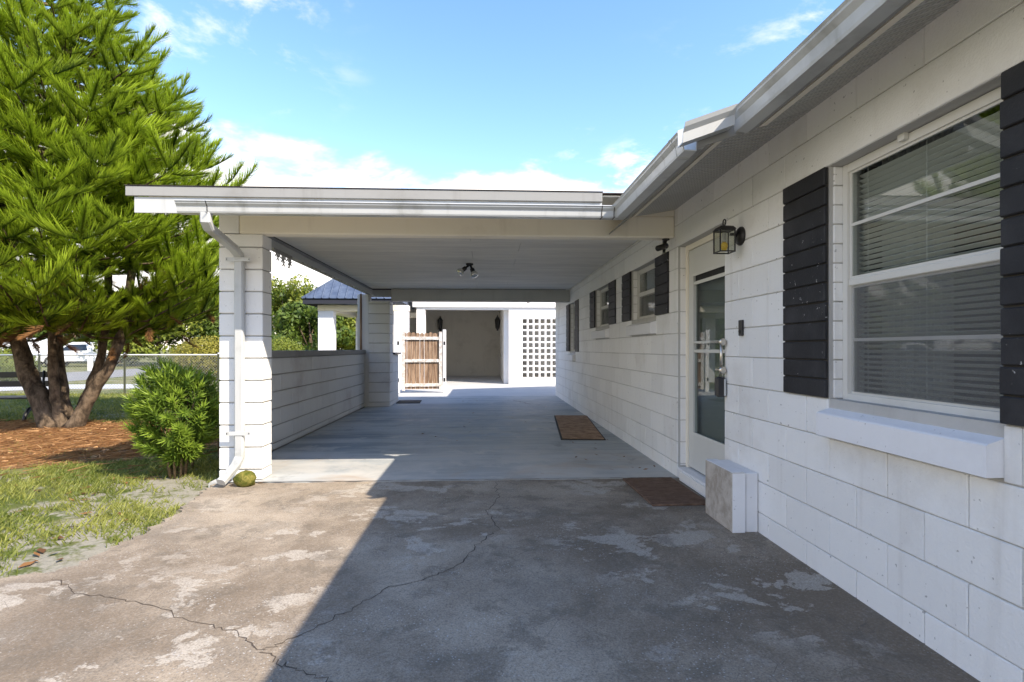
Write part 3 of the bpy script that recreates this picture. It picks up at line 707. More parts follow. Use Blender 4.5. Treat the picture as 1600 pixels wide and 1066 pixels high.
# roof: shingle sheet with butt edge, following the same pitch
def roof_sheet(x0, z0, ya, yb, xr=WX + 3.6, name='roof', mat='shingle', th=0.022):
    z1 = z0 + (xr - x0) * SL
    return MB().add([(x0, ya, z0), (xr, ya, z1), (xr, yb, z1), (x0, yb, z0), (x0, ya, z0 + th), (xr, ya, z1 + th), (xr, yb, z1 + th), (x0, yb, z0 + th)],
                    [(0, 3, 2, 1), (4, 5, 6, 7), (0, 1, 5, 4), (1, 2, 6, 5), (2, 3, 7, 6), (3, 0, 4, 7)]).build(name, mat, house)
roof_sheet(n_bx - 0.035, n_gt + 0.045, Y_BEG - 0.4, JY + 0.02)
roof_sheet(f_bx - 0.035, f_gt + 0.045, JY + 0.021, 4.385)
roof_sheet(1.46, f_gt + 0.045 + (1.46 - f_bx + 0.035) * SL, 4.386, 11.86)
roof_sheet(f_bx - 0.035, f_gt + 0.045, 11.861, Y_END + 0.5)
xr = WX + 3.6; zr = n_gt + 0.045 + (xr - n_bx + 0.035) * SL
MB().add([(xr, Y_BEG - 0.4, zr), (xr + 4.2, Y_BEG - 0.4, zr - 4.2 * SL), (xr + 4.2, Y_END + .5, zr - 4.2 * SL), (xr, Y_END + .5, zr), (xr, Y_BEG - 0.4, zr + .03), (xr + 4.2, Y_BEG - 0.4, zr - 4.2 * SL + .03), (xr + 4.2, Y_END + .5, zr - 4.2 * SL + .03), (xr, Y_END + .5, zr + .03)],
         [(0, 3, 2, 1), (4, 5, 6, 7), (0, 1, 5, 4), (1, 2, 6, 5), (2, 3, 7, 6), (3, 0, 4, 7)]).build('roof', 'shingle', house)
m = MB()
y = -0.5
while y < JY: 
    m.box((n_bx - 0.036, y, n_gt + 0.036), (n_bx - 0.02, min(y + 0.32, JY), n_gt + 0.0445)); y += 0.325
m.build('shingle_edge', 'shingle', house)
part('gable', 'white', house, (WX + 0.05, Y_END - 0.02, 2.51), (WX + 6.0, Y_END + 0.01, 2.60))

# ================================================================== CARPORT
cp = thing('carport', 'open carport roof on white block pillars joined to the house', 'carport', (0, 0, 0))
FY = 5.04; PX0, PX1 = -2.426, -2.036
CZ = 2.46; BZ = 2.25
def stack(par, x0, x1, ya, yb, ztop, mat, z_off=0.095, cm='joint'):
    core = MB().box((x0 + 0.014, ya + 0.014, 0), (x1 - 0.014, yb - 0.014, ztop)).build('pillar', cm, par)
    zs = [0.0] + [z_off + 0.2032 * k for k in range(14)]; zs = [z for z in zs if z < ztop - 0.03] + [ztop]
    for a, b in zip(zs[:-1], zs[1:]): block('block', mat, core, (x0, ya, a + 0.005), (x1, yb, b - 0.005), 0.006)
    return core
fp = stack(cp, PX0, PX1, FY, FY + 0.21, BZ, 'pillar')
block('block', 'pillar', fp, (PX0, FY, BZ + 0.003), (-2.25, FY + 0.21, CZ - 0.02), 0.004)
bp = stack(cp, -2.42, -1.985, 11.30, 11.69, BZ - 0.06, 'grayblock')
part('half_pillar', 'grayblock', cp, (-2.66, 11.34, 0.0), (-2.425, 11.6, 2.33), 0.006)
part('post', 'picket', cp, (-2.60, 11.297, 0.0), (-2.565, 11.338, 2.335))
part('front_beam', 'cream', cp, (-2.249, FY, BZ), (WX - 0.003, FY + 0.14, CZ - 0.005), 0.012)
part('beam_end', 'cream', cp, (1.14, FY + 0.002, CZ - 0.0045), (WX - 0.004, FY + 0.13, 2.535))
part('rear_beam', 'beamgray', cp, (-1.983, 11.45, 2.20), (WX - 0.003, 11.62, CZ - 0.004), 0.008)
part('side_beam', 'beamgray', cp, (-2.50, FY + 0.215, 2.34), (-2.40, 11.7, CZ - 0.004), 0.006)
part('beam_strip', 'graycap', cp, (-2.399, FY + 0.215, 2.425), (-2.385, 11.29, CZ - 0.004))
# ceiling boards
yy = FY + 0.141; k = 0
while yy < 11.44:
    y2 = min(yy + 0.61, 11.445)
    for (xa, xb) in ((-2.38, -0.18 if k % 2 else 0.42), (-0.18 if k % 2 else 0.42, WX - 0.004)):
        part('ceiling_board', 'ceil', cp, (xa + 0.0015, yy + 0.0015, CZ + random.uniform(0, 0.002)), (xb - 0.0015, y2 - 0.0015, CZ + 0.012), 0.002)
    yy = y2; k += 1
part('trim', 'ceil', cp, (WX - 0.024, FY + 0.15, CZ - 0.022), (WX - 0.004, 11.44, CZ - 0.002), 0.004)
part('eave_soffit', 'cream', cp, (-2.78, 4.425, CZ - 0.004), (f_bx + 0.02, FY - 0.002, CZ + 0.008))
part('roof', 'shingle', cp, (-2.80, 4.402, CZ + 0.014), (-2.521, 5.0, CZ + 0.023))
part('roof', 'shingle', cp, (-2.52, 4.402, CZ + 0.0145), (1.455, 11.85, CZ + 0.024))
# rear and front roof edge metal
GY = 4.285
part('fascia', 'gutter', cp, (-2.77, 4.402, 2.275), (0.955, 4.42, 2.40))
part('drip_edge', 'fascia', cp, (-2.83, 4.385, 2.403), (0.955, 4.401, 2.482), 0.004)
part('roof_edge', 'shingle', cp, (-2.835, 4.378, 2.4843), (0.96, 4.46, 2.4875))
part('side_fascia', 'gutter', cp, (-2.516, 5.26, 2.36), (-2.502, 11.85, CZ + 0.013))
part('rear_fascia', 'beamgray', cp, (-2.50, 11.83, 2.32), (WX - 0.6, 11.85, CZ + 0.013))
prof = [(0, 0.0), (0.006, 0.006), (0.010, -0.016), (0.028, -0.036), (0.034, -0.074), (0.040, -0.086), (0.112, -0.086), (0.115, 0.0), (0.110, 0.0), (0.107, -0.080), (0.044, -0.080), (0.038, -0.07), (0.032, -0.034), (0.014, -0.014)]
gt = 2.345
def gutter_x(xa, xb, name='gutter', par=cp):
    v = []; n = len(prof)
    for x in (xa, xb):
        for (u, z) in prof: v.append((x, GY + u, gt + z))
    return MB().add(v, [(i, n + i, n + (i + 1) % n, (i + 1) % n) for i in range(n)] + [tuple(range(n)), tuple(range(n, 2 * n))[::-1]]).build(name, 'gutter', par)
gg = gutter_x(-2.40, 1.13)
for x in (-2.17, 0.93, 1.03):
    MB().box((x, GY + 0.0, gt - 0.088), (x + 0.008, GY + 0.1, gt - 0.0865)).add([(x, GY - 0.002, gt), (x + 0.007, GY - 0.002, gt), (x + 0.007, GY + 0.026, gt - 0.038), (x, GY + 0.026, gt - 0.038), (x + 0.007, GY + 0.032, gt - 0.088), (x, GY + 0.032, gt - 0.088)], [(0, 1, 2, 3), (3, 2, 4, 5)]).build('gutter_joint', 'plug', gg)
MB().add([(1.02, 4.40, gt), (1.10, 4.40, gt + 0.02), (1.11, 4.41, gt + 0.10), (1.02, 4.405, gt), (1.10, 4.405, gt + 0.02), (1.11, 4.415, gt + 0.10)], [(0, 1, 2), (5, 4, 3), (0, 3, 4, 1), (1, 4, 5, 2), (2, 5, 3, 0)]).build('flashing', 'gutter', cp)
# downspout
def sq_tube(pts, w_, d_):
    m = MB(); pts = [Vector(p) for p in pts]; rings = []
    for i, p in enumerate(pts):
        d = (pts[min(i + 1, len(pts) - 1)] - pts[max(i - 1, 0)]).normalized()
        s_ = Vector((1, 0, 0)); s_ = (s_ - d * s_.dot(d)).normalized(); q = d.cross(s_)
        c = 0.012
        sec = [(-w_ + c, -d_), (w_ - c, -d_), (w_, -d_ + c), (w_, d_ - c), (w_ - c, d_), (-w_ + c, d_), (-w_, d_ - c), (-w_, -d_ + c)]
        rings.append([p + s_ * a + q * b for a, b in sec])
    v = [x for r_ in rings for x in r_]; f = []
    for i in range(len(rings) - 1):
        for k in range(8): f.append((i * 8 + k, i * 8 + (k + 1) % 8, i * 8 + 8 + (k + 1) % 8, i * 8 + 8 + k))
    f += [tuple(range(8))[::-1], tuple(range((len(rings) - 1) * 8, len(rings) * 8))]
    return m.add(v, f)
ds = sq_tube([(-2.19, 4.345, 2.265), (-2.19, 4.345, 2.20), (-2.195, 4.40, 2.16), (-2.215, 4.86, 2.085), (-2.222, 4.975, 2.045), (-2.222, 4.995, 1.98), (-2.222, 4.997, 0.28), (-2.222, 4.99, 0.22), (-2.235, 4.94, 0.15), (-2.27, 4.83, 0.075), (-2.285, 4.78, 0.045)], 0.040, 0.030).build('downspout', 'gutter', cp)
for z in (1.985, 0.42):
    part('strap', 'gutter', ds, (-2.33, 4.961, z), (-2.115, 4.9655, z + 0.035), 0.002)
    for x in (-2.32, -2.125): part('screw', 'plug', ds, (x - 0.004, 4.957, z + 0.014), (x + 0.004, 4.9605, z + 0.022))
# torn lattice fringe still hanging under the side beam, with staple stubs along it
m = MB()
for k in range(13):
    dep = [1, 2, 3, 2, 1, 3, 4, 2, 1, 2, 4, 3, 1][k]
    for r_ in range(dep):
        y = 6.28 + k * 0.045; z_ = 2.345 - r_ * 0.040
        for s_ in (-1, 1): m.tube([(-2.402 + .004 * s_, y - s_ * .024, z_), (-2.402 + .004 * s_, y + s_ * .024, z_ - .044)], 0.0065, 4)
m.build('lattice_fringe', 'graycap', cp)
m = MB()
for k in range(22):
    y = 7.25 + k * 0.19 + random.uniform(-.05, .05); m.box((-2.41, y, 2.325 - random.uniform(0, .02)), (-2.40, y + 0.02, 2.3405))
m.build('staple_stub', 'graycap', cp)
# twin floodlight on the ceiling
fl = thing('ceiling_floodlight', 'black twin floodlight with two clear bulbs on the carport ceiling', 'light fixture', (-0.24, 8.02, CZ))
MB().lathe([(0.055, 0), (0.055, -0.02), (0.03, -0.035)], seg=16).build('mount', 'black', fl, True)
for s_ in (-1, 1):
    d = Vector((s_ * 0.75, -0.25, -0.62)).normalized() if s_ < 0 else Vector((0.35, -0.35, -0.85)).normalized()
    a = Vector((s_ * 0.015, 0, -0.03)); arm = MB().tube([a, a + d * 0.05, a + d * 0.055, a + d * 0.11], [0.016, 0.016, 0.030, 0.034], 12).build('lamp_holder', 'black', fl, True)
    MB().tube([a + d * 0.105, a + d * 0.13, a + d * 0.165, a + d * 0.185, a + d * 0.19], [0.030, 0.045, 0.060, 0.056, 0.03], 16).build('bulb', 'chrome', arm, True)
# outdoor camera under the beam end
sc = thing('security_camera', 'small black bullet camera hanging under the cream carport beam', 'camera', (1.72, 5.09, BZ))
MB().lathe([(0.035, 0.0), (0.035, -0.01), (0.02, -0.018)], seg=14).build('base', 'black', sc, True)
MB().tube([(0, 0, -0.01), (0, 0, -0.045), (-0.02, -0.015, -0.065)], 0.010, 8).build('arm', 'black', sc, True)
MB().tube([(0.01, 0.02, -0.062), (-0.10, -0.07, -0.105)], [0.028, 0.028], 12).build('body', 'black', sc, True)
part('sun_hood', 'black', sc, (-0.02, -0.025, -0.07), (0.0, -0.005, -0.05))

# ================================================================== SIDE WALL
lw = thing('low_wall', 'chest-high gray block wall closing the side of the carport', 'wall', (0, 0, 0))
WZ = 1.095
core = MB().box((-2.63, 5.91, -0.04), (-2.516, 11.29, WZ - 0.003)).build('wall', 'joint', lw)
zz = [0, 0.08] + [0.08 + 0.2032 * k for k in range(1, 6)]; zz[-1] = WZ
for r_ in range(len(zz) - 1):
    y = 5.90 - (0.4 if r_ % 2 else 0)
    while y < 11.29:
        a, b = max(y, 5.90), min(y + 0.8128, 11.295)
        if b - a > 0.05: block('block', 'grayblock', core, (-2.64, a + 0.0008, zz[r_] + 0.006), (-2.50, b - 0.0008, zz[r_ + 1] - 0.006), 0.006)
        y += 0.8128
part('cap', 'graycap', lw, (-2.66, 5.89, WZ), (-2.475, 11.295, WZ + 0.08), 0.006)
lw2 = thing('low_wall', 'short dark gray block wall with black cap between rear pillar and gate', 'wall', (0, 0, 0))
core = MB().box((-2.19, 11.705, 0.0), (-2.005, 12.45, 1.07)).build('wall', 'joint', lw2)
for r_ in range(6):
    for (a, b) in ((11.70, 12.08), (12.08, 12.46)):
        z0, z1 = max(0, 0.08 + 0.2032 * (r_ - 1)), min(1.075, 0.08 + 0.2032 * r_)
        block('block', 'grayblock', core, (-2.20, a + 0.001, z0 + 0.003), (-1.995, b - 0.001, z1 - 0.003), 0.0035)
part('cap', 'black', lw2, (-2.23, 11.70, 1.078), (-1.94, 12.50, 1.115), 0.005)

# ================================================================== SMALL THINGS BY THE DOOR
ln = thing('wall_lantern', 'black metal lantern with clear glass and amber bulb beside the storm door', 'lantern', (WX, 3.71, 1.99))
MB().lathe([(0.066, -0.001), (0.066, -0.010), (0.055, -0.022), (0.02, -0.034)], seg=20, axis='X').build('wall_plate', 'black', ln, True)
MB().tube([(-0.03, 0, 0.0), (-0.05, 0, 0.012), (-0.08, 0, 0.012)], 0.011, 8).build('arm', 'black', ln, True)
cx, cz = -0.122, -0.118
m = MB()
def ring4(h, z): return [(cx - h, -h, z), (cx + h, -h, z), (cx + h, h, z), (cx - h, h, z)]
hw = 0.052
for sx in (-1, 1):
    for sy in (-1, 1): m.box((cx + sx * hw - 0.004, sy * hw - 0.004, cz), (cx + sx * hw + 0.004, sy * hw + 0.004, cz + 0.155))
for z in (cz, cz + 0.15):
    for s_ in (-1, 1):
        m.box((cx - hw + 0.004, s_ * hw - 0.0035, z), (cx + hw - 0.004, s_ * hw + 0.0035, z + 0.008)); m.box((cx + s_ * hw - 0.0035, -hw + 0.004, z), (cx + s_ * hw + 0.0035, hw - 0.004, z + 0.008))
m.build('cage', 'black', ln)
MB().add(ring4(0.060, cz + 0.1585) + ring4(0.045, cz + 0.180) + ring4(0.018, cz + 0.188), [(3, 2, 1, 0)] + [(i + 4 * j, (i + 1) % 4 + 4 * j, (i + 1) % 4 + 4 * j + 4, i + 4 * j + 4) for j in range(2) for i in range(4)] + [(8, 9, 10, 11)]).build('roof', 'black', ln)
MB().tube([(cx, 0.022 * math.sin(t), cz + 0.212 - 0.022 * math.cos(t)) for t in [2 * math.pi * k / 16 for k in range(17)]], 0.0045, 6, False).build('ring', 'black', ln, True)
for s_ in (-1, 1):
    MB().box((cx - hw + 0.004, s_ * hw - 0.001, cz + 0.008), (cx + hw - 0.004, s_ * hw + 0.001, cz + 0.15)).build('pane', 'lampglass', ln)
    MB().box((cx + s_ * hw - 0.001, -hw + 0.004, cz + 0.008), (cx + s_ * hw + 0.001, hw - 0.004, cz + 0.15)).build('pane', 'lampglass', ln)
MB().lathe([(0.014, cz + 0.14), (0.016, cz + 0.085), (0.02, cz + 0.08)], (cx, 0, 0), 12).build('socket', 'curtain', ln, True)
MB().lathe([(0.012, cz + 0.075), (0.020, cz + 0.065), (0.023, cz + 0.045), (0.018, cz + 0.022), (0.006, cz + 0.012)], (cx, 0, 0), 14).build('bulb', 'candle', ln, True)
db = thing('doorbell', 'slim black doorbell button box on the white blocks', 'doorbell', (WX, 3.69, 1.345))
MB().cbox((-0.022, -0.022, -0.055), (-0.0015, 0.022, 0.055), 0.004).build('case', 'plastic', db)
MB().lathe([(0.012, -0.0225), (0.012, -0.026), (0.008, -0.028)], (0, 0, -0.025), 14, 'X').build('button', 'black', db, True)
lb = thing('lock_box', 'black key lock box hanging from the storm door handle', 'lock box', (hx, hy, 1.025))
MB().cbox((-0.045, -0.030, -0.185), (0.026, 0.024, -0.035), 0.012).build('body', 'plastic', lb)
MB().tube([(0, -0.022, -0.04), (0, -0.022, 0.0), (0, -0.012, 0.022), (0, 0.012, 0.022), (0, 0.022, 0.0), (0, 0.022, -0.04)], 0.005, 8).build('shackle', 'nickel', lb, True)
MB().cbox((0.008, -0.0335, -0.175), (0.022, -0.0302, -0.05), 0.0015).build('keypad_cover', 'gutter', lb)
pr_ = thing('block_pier', 'pair of painted concrete blocks stood on end beside the doorstep', 'block', (1.70, 3.68, 0))
part('block', 'pier', pr_, (-0.09, -0.215, -0.008), (0.0, 0.215, 0.385), 0.006); part('block', 'sill', pr_, (0.004, -0.212, -0.008), (0.088, 0.217, 0.383), 0.006)
for (a, b, c, d) in ((-0.0935, -0.21, -0.08, -0.206),): pass
part('painted_top', 'sill', pr_, (-0.087, -0.212, 0.3855), (-0.002, 0.212, 0.389))
part('painted_end', 'sill', pr_, (-0.086, -0.219, -0.006), (-0.002, -0.2155, 0.383))
mt = thing('doormat', 'thin dark brown ribbed mat below the doorstep', 'mat', (1.50, 4.50, 0), 0.02)
MB().cbox((-0.235, -0.42, -0.007), (0.225, 0.42, 0.010), 0.004).build('pad', 'coirdark', mt)
m = MB()
for k in range(22): m.box((-0.225, -0.39 + k * 0.036, 0.0102), (0.215, -0.37 + k * 0.036, 0.0125))
tag(m.build('rib', 'coirdark', mt), kind='stuff')
mt = thing('doormat', 'light brown coir mat with black rubber edge against the house wall', 'mat', (1.40, 8.32, 0.001), -0.09)
MB().cbox((-0.30, -1.30, 0.0), (0.29, 1.26, 0.008), 0.003).build('backing', 'rubber', mt)
MB().cbox((-0.275, -1.27, 0.0085), (0.27, 1.23, 0.015), 0.003).build('pile', 'coir', mt)
mt = thing('doormat', 'black rubber mat on the slab beside the short block wall', 'mat', (-1.72, 12.25, 0.001), 0.05)
MB().cbox((-0.26, -0.33, 0.0), (0.26, 0.33, 0.012), 0.004).build('pad', 'rubber', mt)
# stone with moss under the downspout
v = []; f = []; ns, nr = 14, 7
for i in range(nr + 1):
    for k in range(ns):
        ph = math.pi * i / nr; t = 2 * math.pi * k / ns; rr = 1 + 0.16 * math.sin(3 * t + i) + random.uniform(-.06, .06)
        v.append((0.095 * rr * math.sin(ph) * math.cos(t), 0.07 * rr * math.sin(ph) * math.sin(t), 0.03 + 0.075 * math.cos(ph) * (1 + .1 * math.sin(2 * t))))
for i in range(nr):
    for k in range(ns): f.append((i * ns + k, (i + 1) * ns + k, (i + 1) * ns + (k + 1) % ns, i * ns + (k + 1) % ns))
tag(link('mossy_stone', mesh('mossy_stone', v, f, True), 'moss', None, (-2.11, 4.86, 0.02)), 'rounded mossy stone on the slab edge under the downspout', 'stone')

# ================================================================== REAR: BUILDING WITH OPEN BAY, GATE, PORCH
bb = thing('garage_building', 'white stuccoed outbuilding with an open bay and pierced block screen', 'building', (0, 0, 0))
BY = 18.3
wl = part('wall', 'white', bb, (-2.33, BY, 0), (-2.04, BY + 0.25, 2.52)); 
part('wall', 'white', bb, (-2.33, BY + 0.001, 2.522), (6.5, BY + 0.25, 3.2))
m = MB(); SX0, SZ0, SZ1 = 1.22, 0.20, 2.24
m.box((0.78, BY, 0), (SX0, BY + 0.25, 2.521)); m.box((SX0, BY, 0), (4.2, BY + 0.25, SZ0)); m.box((SX0, BY, SZ1), (4.2, BY + 0.25, 2.521)); m.box((4.2, BY, 0), (6.5, BY + 0.25, 2.521))
m.build('wall', 'white', bb)
part('fascia', 'white', bb, (-2.45, BY - 0.06, 2.60), (6.6, BY - 0.002, 3.1))
part('roof', 'shingle', bb, (-2.6, BY - 0.3, 3.201), (6.8, 25, 3.26))
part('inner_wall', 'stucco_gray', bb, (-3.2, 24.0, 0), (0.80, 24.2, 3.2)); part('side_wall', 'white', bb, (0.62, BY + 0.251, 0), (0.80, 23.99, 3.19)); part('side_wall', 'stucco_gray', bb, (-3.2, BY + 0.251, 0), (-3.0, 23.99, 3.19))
part('ceiling', 'ceil', bb, (-2.99, BY + 0.252, 2.85), (0.61, 23.98, 2.9))
part('panel_box', 'beamgray', bb, (0.57, 20.4, 0.9), (0.615, 21.0, 1.7), 0.01); part('conduit', 'beamgray', bb, (0.59, 20.6, 1.71), (0.615, 20.64, 2.8))
part('rear_wall', 'stucco_gray', bb, (0.81, 18.85, 0), (6.5, 18.95, 3.19))  # backing wall added close behind the screen so its openings look lighter
# pierced screen blocks: each a square with four openings
def screen_block():
    m = MB(); s_ = 0.1; w_ = 0.027
    m.box((-s_, -0.05, -s_), (-s_ + w_, 0.05, s_)); m.box((s_ - w_, -0.05, -s_), (s_, 0.05, s_)); m.box((-s_ + w_, -0.05, -s_), (s_ - w_, 0.05, -s_ + w_)); m.box((-s_ + w_, -0.05, s_ - w_), (s_ - w_, 0.05, s_))
    me = mesh('screen_block', m.v, m.f); me.materials.append(M['white']); return me
sbm = screen_block(); scr = part('screen', 'white', bb, (SX0 - 0.02, BY + 0.02, SZ0 - 0.004), (4.22, BY + 0.2, SZ0 + 0.002))
nx = 8; step = 0.2035
for i in range(nx):
    for k in range(10): link('screen_block', sbm, None, scr, (SX0 + 0.102 + i * step, BY + 0.06, SZ0 + 0.104 + k * step))
part('wall', 'white', bb, (SX0 + nx * step + 0.005, BY + 0.01, SZ0), (4.2, BY + 0.2, SZ1))
for i, (x, y, lab) in enumerate(((-2.0, 23.99, 'black carriage lantern on the rear wall of the open bay'), (0.50, 23.2, 'black carriage lantern by the right side wall of the open bay'))):
    l2 = thing('carriage_lantern', lab, 'lantern', (x, y, 2.30))
    m = MB(); m.lathe([(0.02, -0.30), (0.09, -0.22), (0.115, 0.12), (0.06, 0.20), (0.02, 0.27)], (0, -0.16, 0), 6); m.box((-0.04, -0.05, -0.33), (0.04, -0.001, 0.2)); m.tube([(0, -0.03, -0.28), (0, -0.16, -0.31)], 0.015, 6); m.build('body', 'black', l2)
    MB().lathe([(0.13, 0.121), (0.07, 0.22), (0.03, 0.28), (0.012, 0.34)], (0, -0.16, 0), 6).build('cap', 'black', l2)
# gate standing open
gt_ = thing('wooden_gate', 'weathered brown picket gate with whitewashed frame before the open bay', 'gate', (-2.27, 14.75, 0), 0.12)
GW = 1.04
for k in range(9):
    w_ = GW / 9; x0 = 0.02 + k * w_; top = 1.64 + random.uniform(-0.015, 0.015)
    pm = MB(); c = 0.03; xa, xb = x0 + 0.004, x0 + w_ - 0.004; ya, yb = 0.0, 0.018
    out = [(xa, 0.10), (xb, 0.10), (xb, top - c), (xb - c, top), (xa + c, top), (xa, top - c)]
    pm.add([(x, ya, z) for x, z in out] + [(x, yb, z) for x, z in out], [(0, 1, 2, 3, 4, 5), (11, 10, 9, 8, 7, 6)] + [(i, i + 6, (i + 1) % 6 + 6, (i + 1) % 6) for i in range(6)])
    pm.build('picket', 'picket', gt_)
for z in (0.17, 0.83, 1.44): part('rail', 'picketgray', gt_, (0.09, -0.042, z), (GW - 0.05, -0.001, z + 0.085), 0.004)
for x in (0.0, GW - 0.045): part('stile', 'picketgray', gt_, (x, -0.044, 0.06), (x + 0.085, -0.0005, 1.66), 0.005)
for (x, n_) in ((-0.14, 0), (GW + 0.06, 1)):
    gpst = part('gate_post', 'white', gt_, (x, -0.03, 0), (x + 0.09, 0.06, 1.72), 0.006)
    for z in (0.3, 1.3): part('hinge', 'black', gpst, (x + 0.02, -0.036, z), (x + 0.07, -0.0305, z + 0.1))
m = MB()
for x in (0.08, 0.3, 0.62, 0.86): m.tube([(x, -0.02, 0.01), (x + random.uniform(-.05, .05), -0.05, 0.09)], [0.03, 0.006], 5)
# porch with the blue metal roof
po = thing('porch', 'open porch with blue ribbed metal hip roof on pale square columns', 'porch', (0, 0, 0))
EX0, EX1, EY0, EY1, EZ = -5.32, -2.62, 15.9, 20.2, 2.66
RZ = 4.55; ax, ay = -3.05, 17.6
roofv = [(EX0, EY0, EZ), (EX1, EY0, EZ), (EX1, EY1, EZ), (EX0, EY1, EZ), (ax, ay, RZ), (EX1, ay, RZ)]
rf = MB().add(roofv + [(EX0, EY0, EZ - 0.02), (EX1, EY0, EZ - 0.02), (EX1, EY1, EZ - 0.02), (EX0, EY1, EZ - 0.02)], [(0, 1, 5, 4), (3, 0, 4), (2, 3, 4, 5), (1, 2, 5), (9, 8, 7, 6)]).build('roof', 'bluemetal', po)
k = 0; x = EX0 + 0.12
while x < EX1:
    t = min(1.0, (x - EX0) / (ax - EX0)); y2 = EY0 + (ay - EY0) * t; z2 = EZ + (RZ - EZ) * t
    MB().tube([(x, EY0 - 0.01, EZ + 0.012), (x, y2, z2 + 0.012)], 0.018, 5).build('rib', 'bluemetal', rf); x += 0.225
MB().tube([roofv[0], roofv[4]], 0.03, 6).build('hip_cap', 'bluemetal', rf)
part('fascia', 'darkfascia', po, (EX0 + 0.02, EY0 + 0.02, EZ - 0.16), (EX1, EY0 + 0.05, EZ - 0.021)); part('fascia', 'darkfascia', po, (EX0 + 0.02, EY0 + 0.051, EZ - 0.16), (EX0 + 0.05, EY1, EZ - 0.021))
for (a, b) in (((-4.96, 16.2, 2.32), (-2.30, 16.55, EZ - 0.165)), ((-4.96, 19.5, 2.32), (-2.30, 19.8, EZ - 0.165)), ((-4.96, 16.56, 2.32), (-4.6, 19.49, EZ - 0.165))): part('beam', 'cream', po, a, b, 0.01)
for (x, y, wd) in ((-4.95, 16.2, 0.44), (-4.62, 19.45, 0.36), (-2.74, 16.2, 0.42)): part('column', 'lilac', po, (x, y, -0.04), (x + wd, y + 0.35, 2.319), 0.012)
for k in range(5): part('railing_post', 'black', po, (-3.95 + k * 0.3, 19.2, 0), (-3.91 + k * 0.3, 19.24, 1.35))
part('railing_bar', 'black', po, (-4.0, 19.195, 1.35), (-2.7, 19.245, 1.39))

# ================================================================== VEGETATION
def rotm(fwd, up):
    f_ = fwd / np.linalg.norm(fwd, axis=-1, keepdims=True); s_ = np.cross(up, f_); s_ /= np.linalg.norm(s_, axis=-1, keepdims=True) + 1e-9
    u_ = np.cross(f_, s_); return np.stack([f_, s_, u_], axis=-1)      # columns: forward, side, up
def strips(P0, D, UP, W, bend, segs=2, tint0=0.2, tint1=1.0):
    """N tapered ribbons: root P0 (N,3), vector D (N,3), bending by bend along UP; width vector from cross."""
    n = len(P0); S = np.cross(D, UP); S /= np.linalg.norm(S, axis=1, keepdims=True) + 1e-9
    V = []; T = []
    for i in range(segs + 1):
        t = i / segs; c = P0 + D * t + UP * (bend * t * t)[:, None]; wd = W * (1 - 0.85 * t ** 1.5)
        V.append(c - S * wd[:, None]); V.append(c + S * wd[:, None]); tt = tint0 + (tint1 - tint0) * t; T += [np.full(n, tt)] * 2
    V = np.stack(V, 1); T = np.stack(T, 1); k = 2 * (segs + 1)
    F = np.array([[2 * i, 2 * i + 1, 2 * i + 3, 2 * i + 2] for i in range(segs)])
    F = (np.arange(n)[:, None, None] * k + F[None]).reshape(-1, 4)
    return V.reshape(-1, 3), F, T.reshape(-1)
def plume_proto(L_=0.50, pairs=100, seed=0):
    rg = np.random.default_rng(seed); P = []; D = []; U = []; Wd = []; B = []
    for i in range(pairs):
        t = (i + 0.5) / pairs
        base = np.array([L_ * t, 0, 0.16 * t * t])
        an = math.radians([-88, 40, -35, 88, 5, -62, 66][i % 7] + rg.normal(0, 12))
        ln_ = (0.215 * (1 - 0.45 * t ** 3)) * rg.uniform(0.75, 1.2) * (0.6 + 0.5 * min(1, t * 4))
        o_ = np.array([0, math.sin(an), math.cos(an)])
        d = np.array([0.75 + 0.35 * t, 0, 0]) + o_ * (.95 - .35 * t) + rg.normal(0, 0.20, 3); d /= np.linalg.norm(d)
        P.append(base); D.append(d * ln_); U.append(np.array([0.25, -o_[1] * .5, 0.9])); Wd.append(0.0060 * rg.uniform(.8, 1.25)); B.append(ln_ * rg.uniform(.15, .5))
    for i in range(10):
        d = np.array([1, rg.normal(0, .25), .35 + rg.normal(0, .15)]); d /= np.linalg.norm(d); P.append(np.array([L_, 0, .16])); D.append(d * .13); U.append(np.array([0, 0, 1.0])); Wd.append(0.0065); B.append(.04)
    U = np.array(U); U /= np.linalg.norm(U, axis=1, keepdims=True)
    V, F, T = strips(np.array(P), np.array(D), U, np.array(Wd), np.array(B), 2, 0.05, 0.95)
    # woody axis
    n = 5; ax_ = np.array([[L_ * i / (n - 1), 0, .16 * (i / (n - 1)) ** 2] for i in range(n)]); k = len(V)
    va = np.concatenate([ax_ + [0, .008, 0], ax_ - [0, .008, 0]]); fa = np.array([[k + i, k + i + 1, k + n + i + 1, k + n + i] for i in range(n - 1)])
    return np.concatenate([V, va]), np.concatenate([F, fa]), np.concatenate([T, np.full(2 * n, .05)])
PL = [plume_proto(seed=s_) for s_ in range(4)]
def scatter(protos, pos, fwd, up, scale, tadd, name, mat, parent, rg):
    VV = []; FF = []; TT = []; k = 0
    Rm = rotm(fwd, up); which = rg.integers(0, len(protos), len(pos))
    for q, (V, F, T) in enumerate(protos):
        sel = np.where(which == q)[0]
        if len(sel) == 0: continue
        W_ = np.einsum('nij,vj->nvi', Rm[sel], V) * scale[sel][:, None, None] + pos[sel][:, None, :]
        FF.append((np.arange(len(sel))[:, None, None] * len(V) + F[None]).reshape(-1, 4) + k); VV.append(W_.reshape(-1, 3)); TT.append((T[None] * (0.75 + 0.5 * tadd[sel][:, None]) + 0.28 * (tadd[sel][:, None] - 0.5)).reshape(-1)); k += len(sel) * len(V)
    return npmesh(name, np.concatenate(VV), np.concatenate(FF), np.concatenate(TT), mat, parent)
TX, TY = -6.62, 8.75
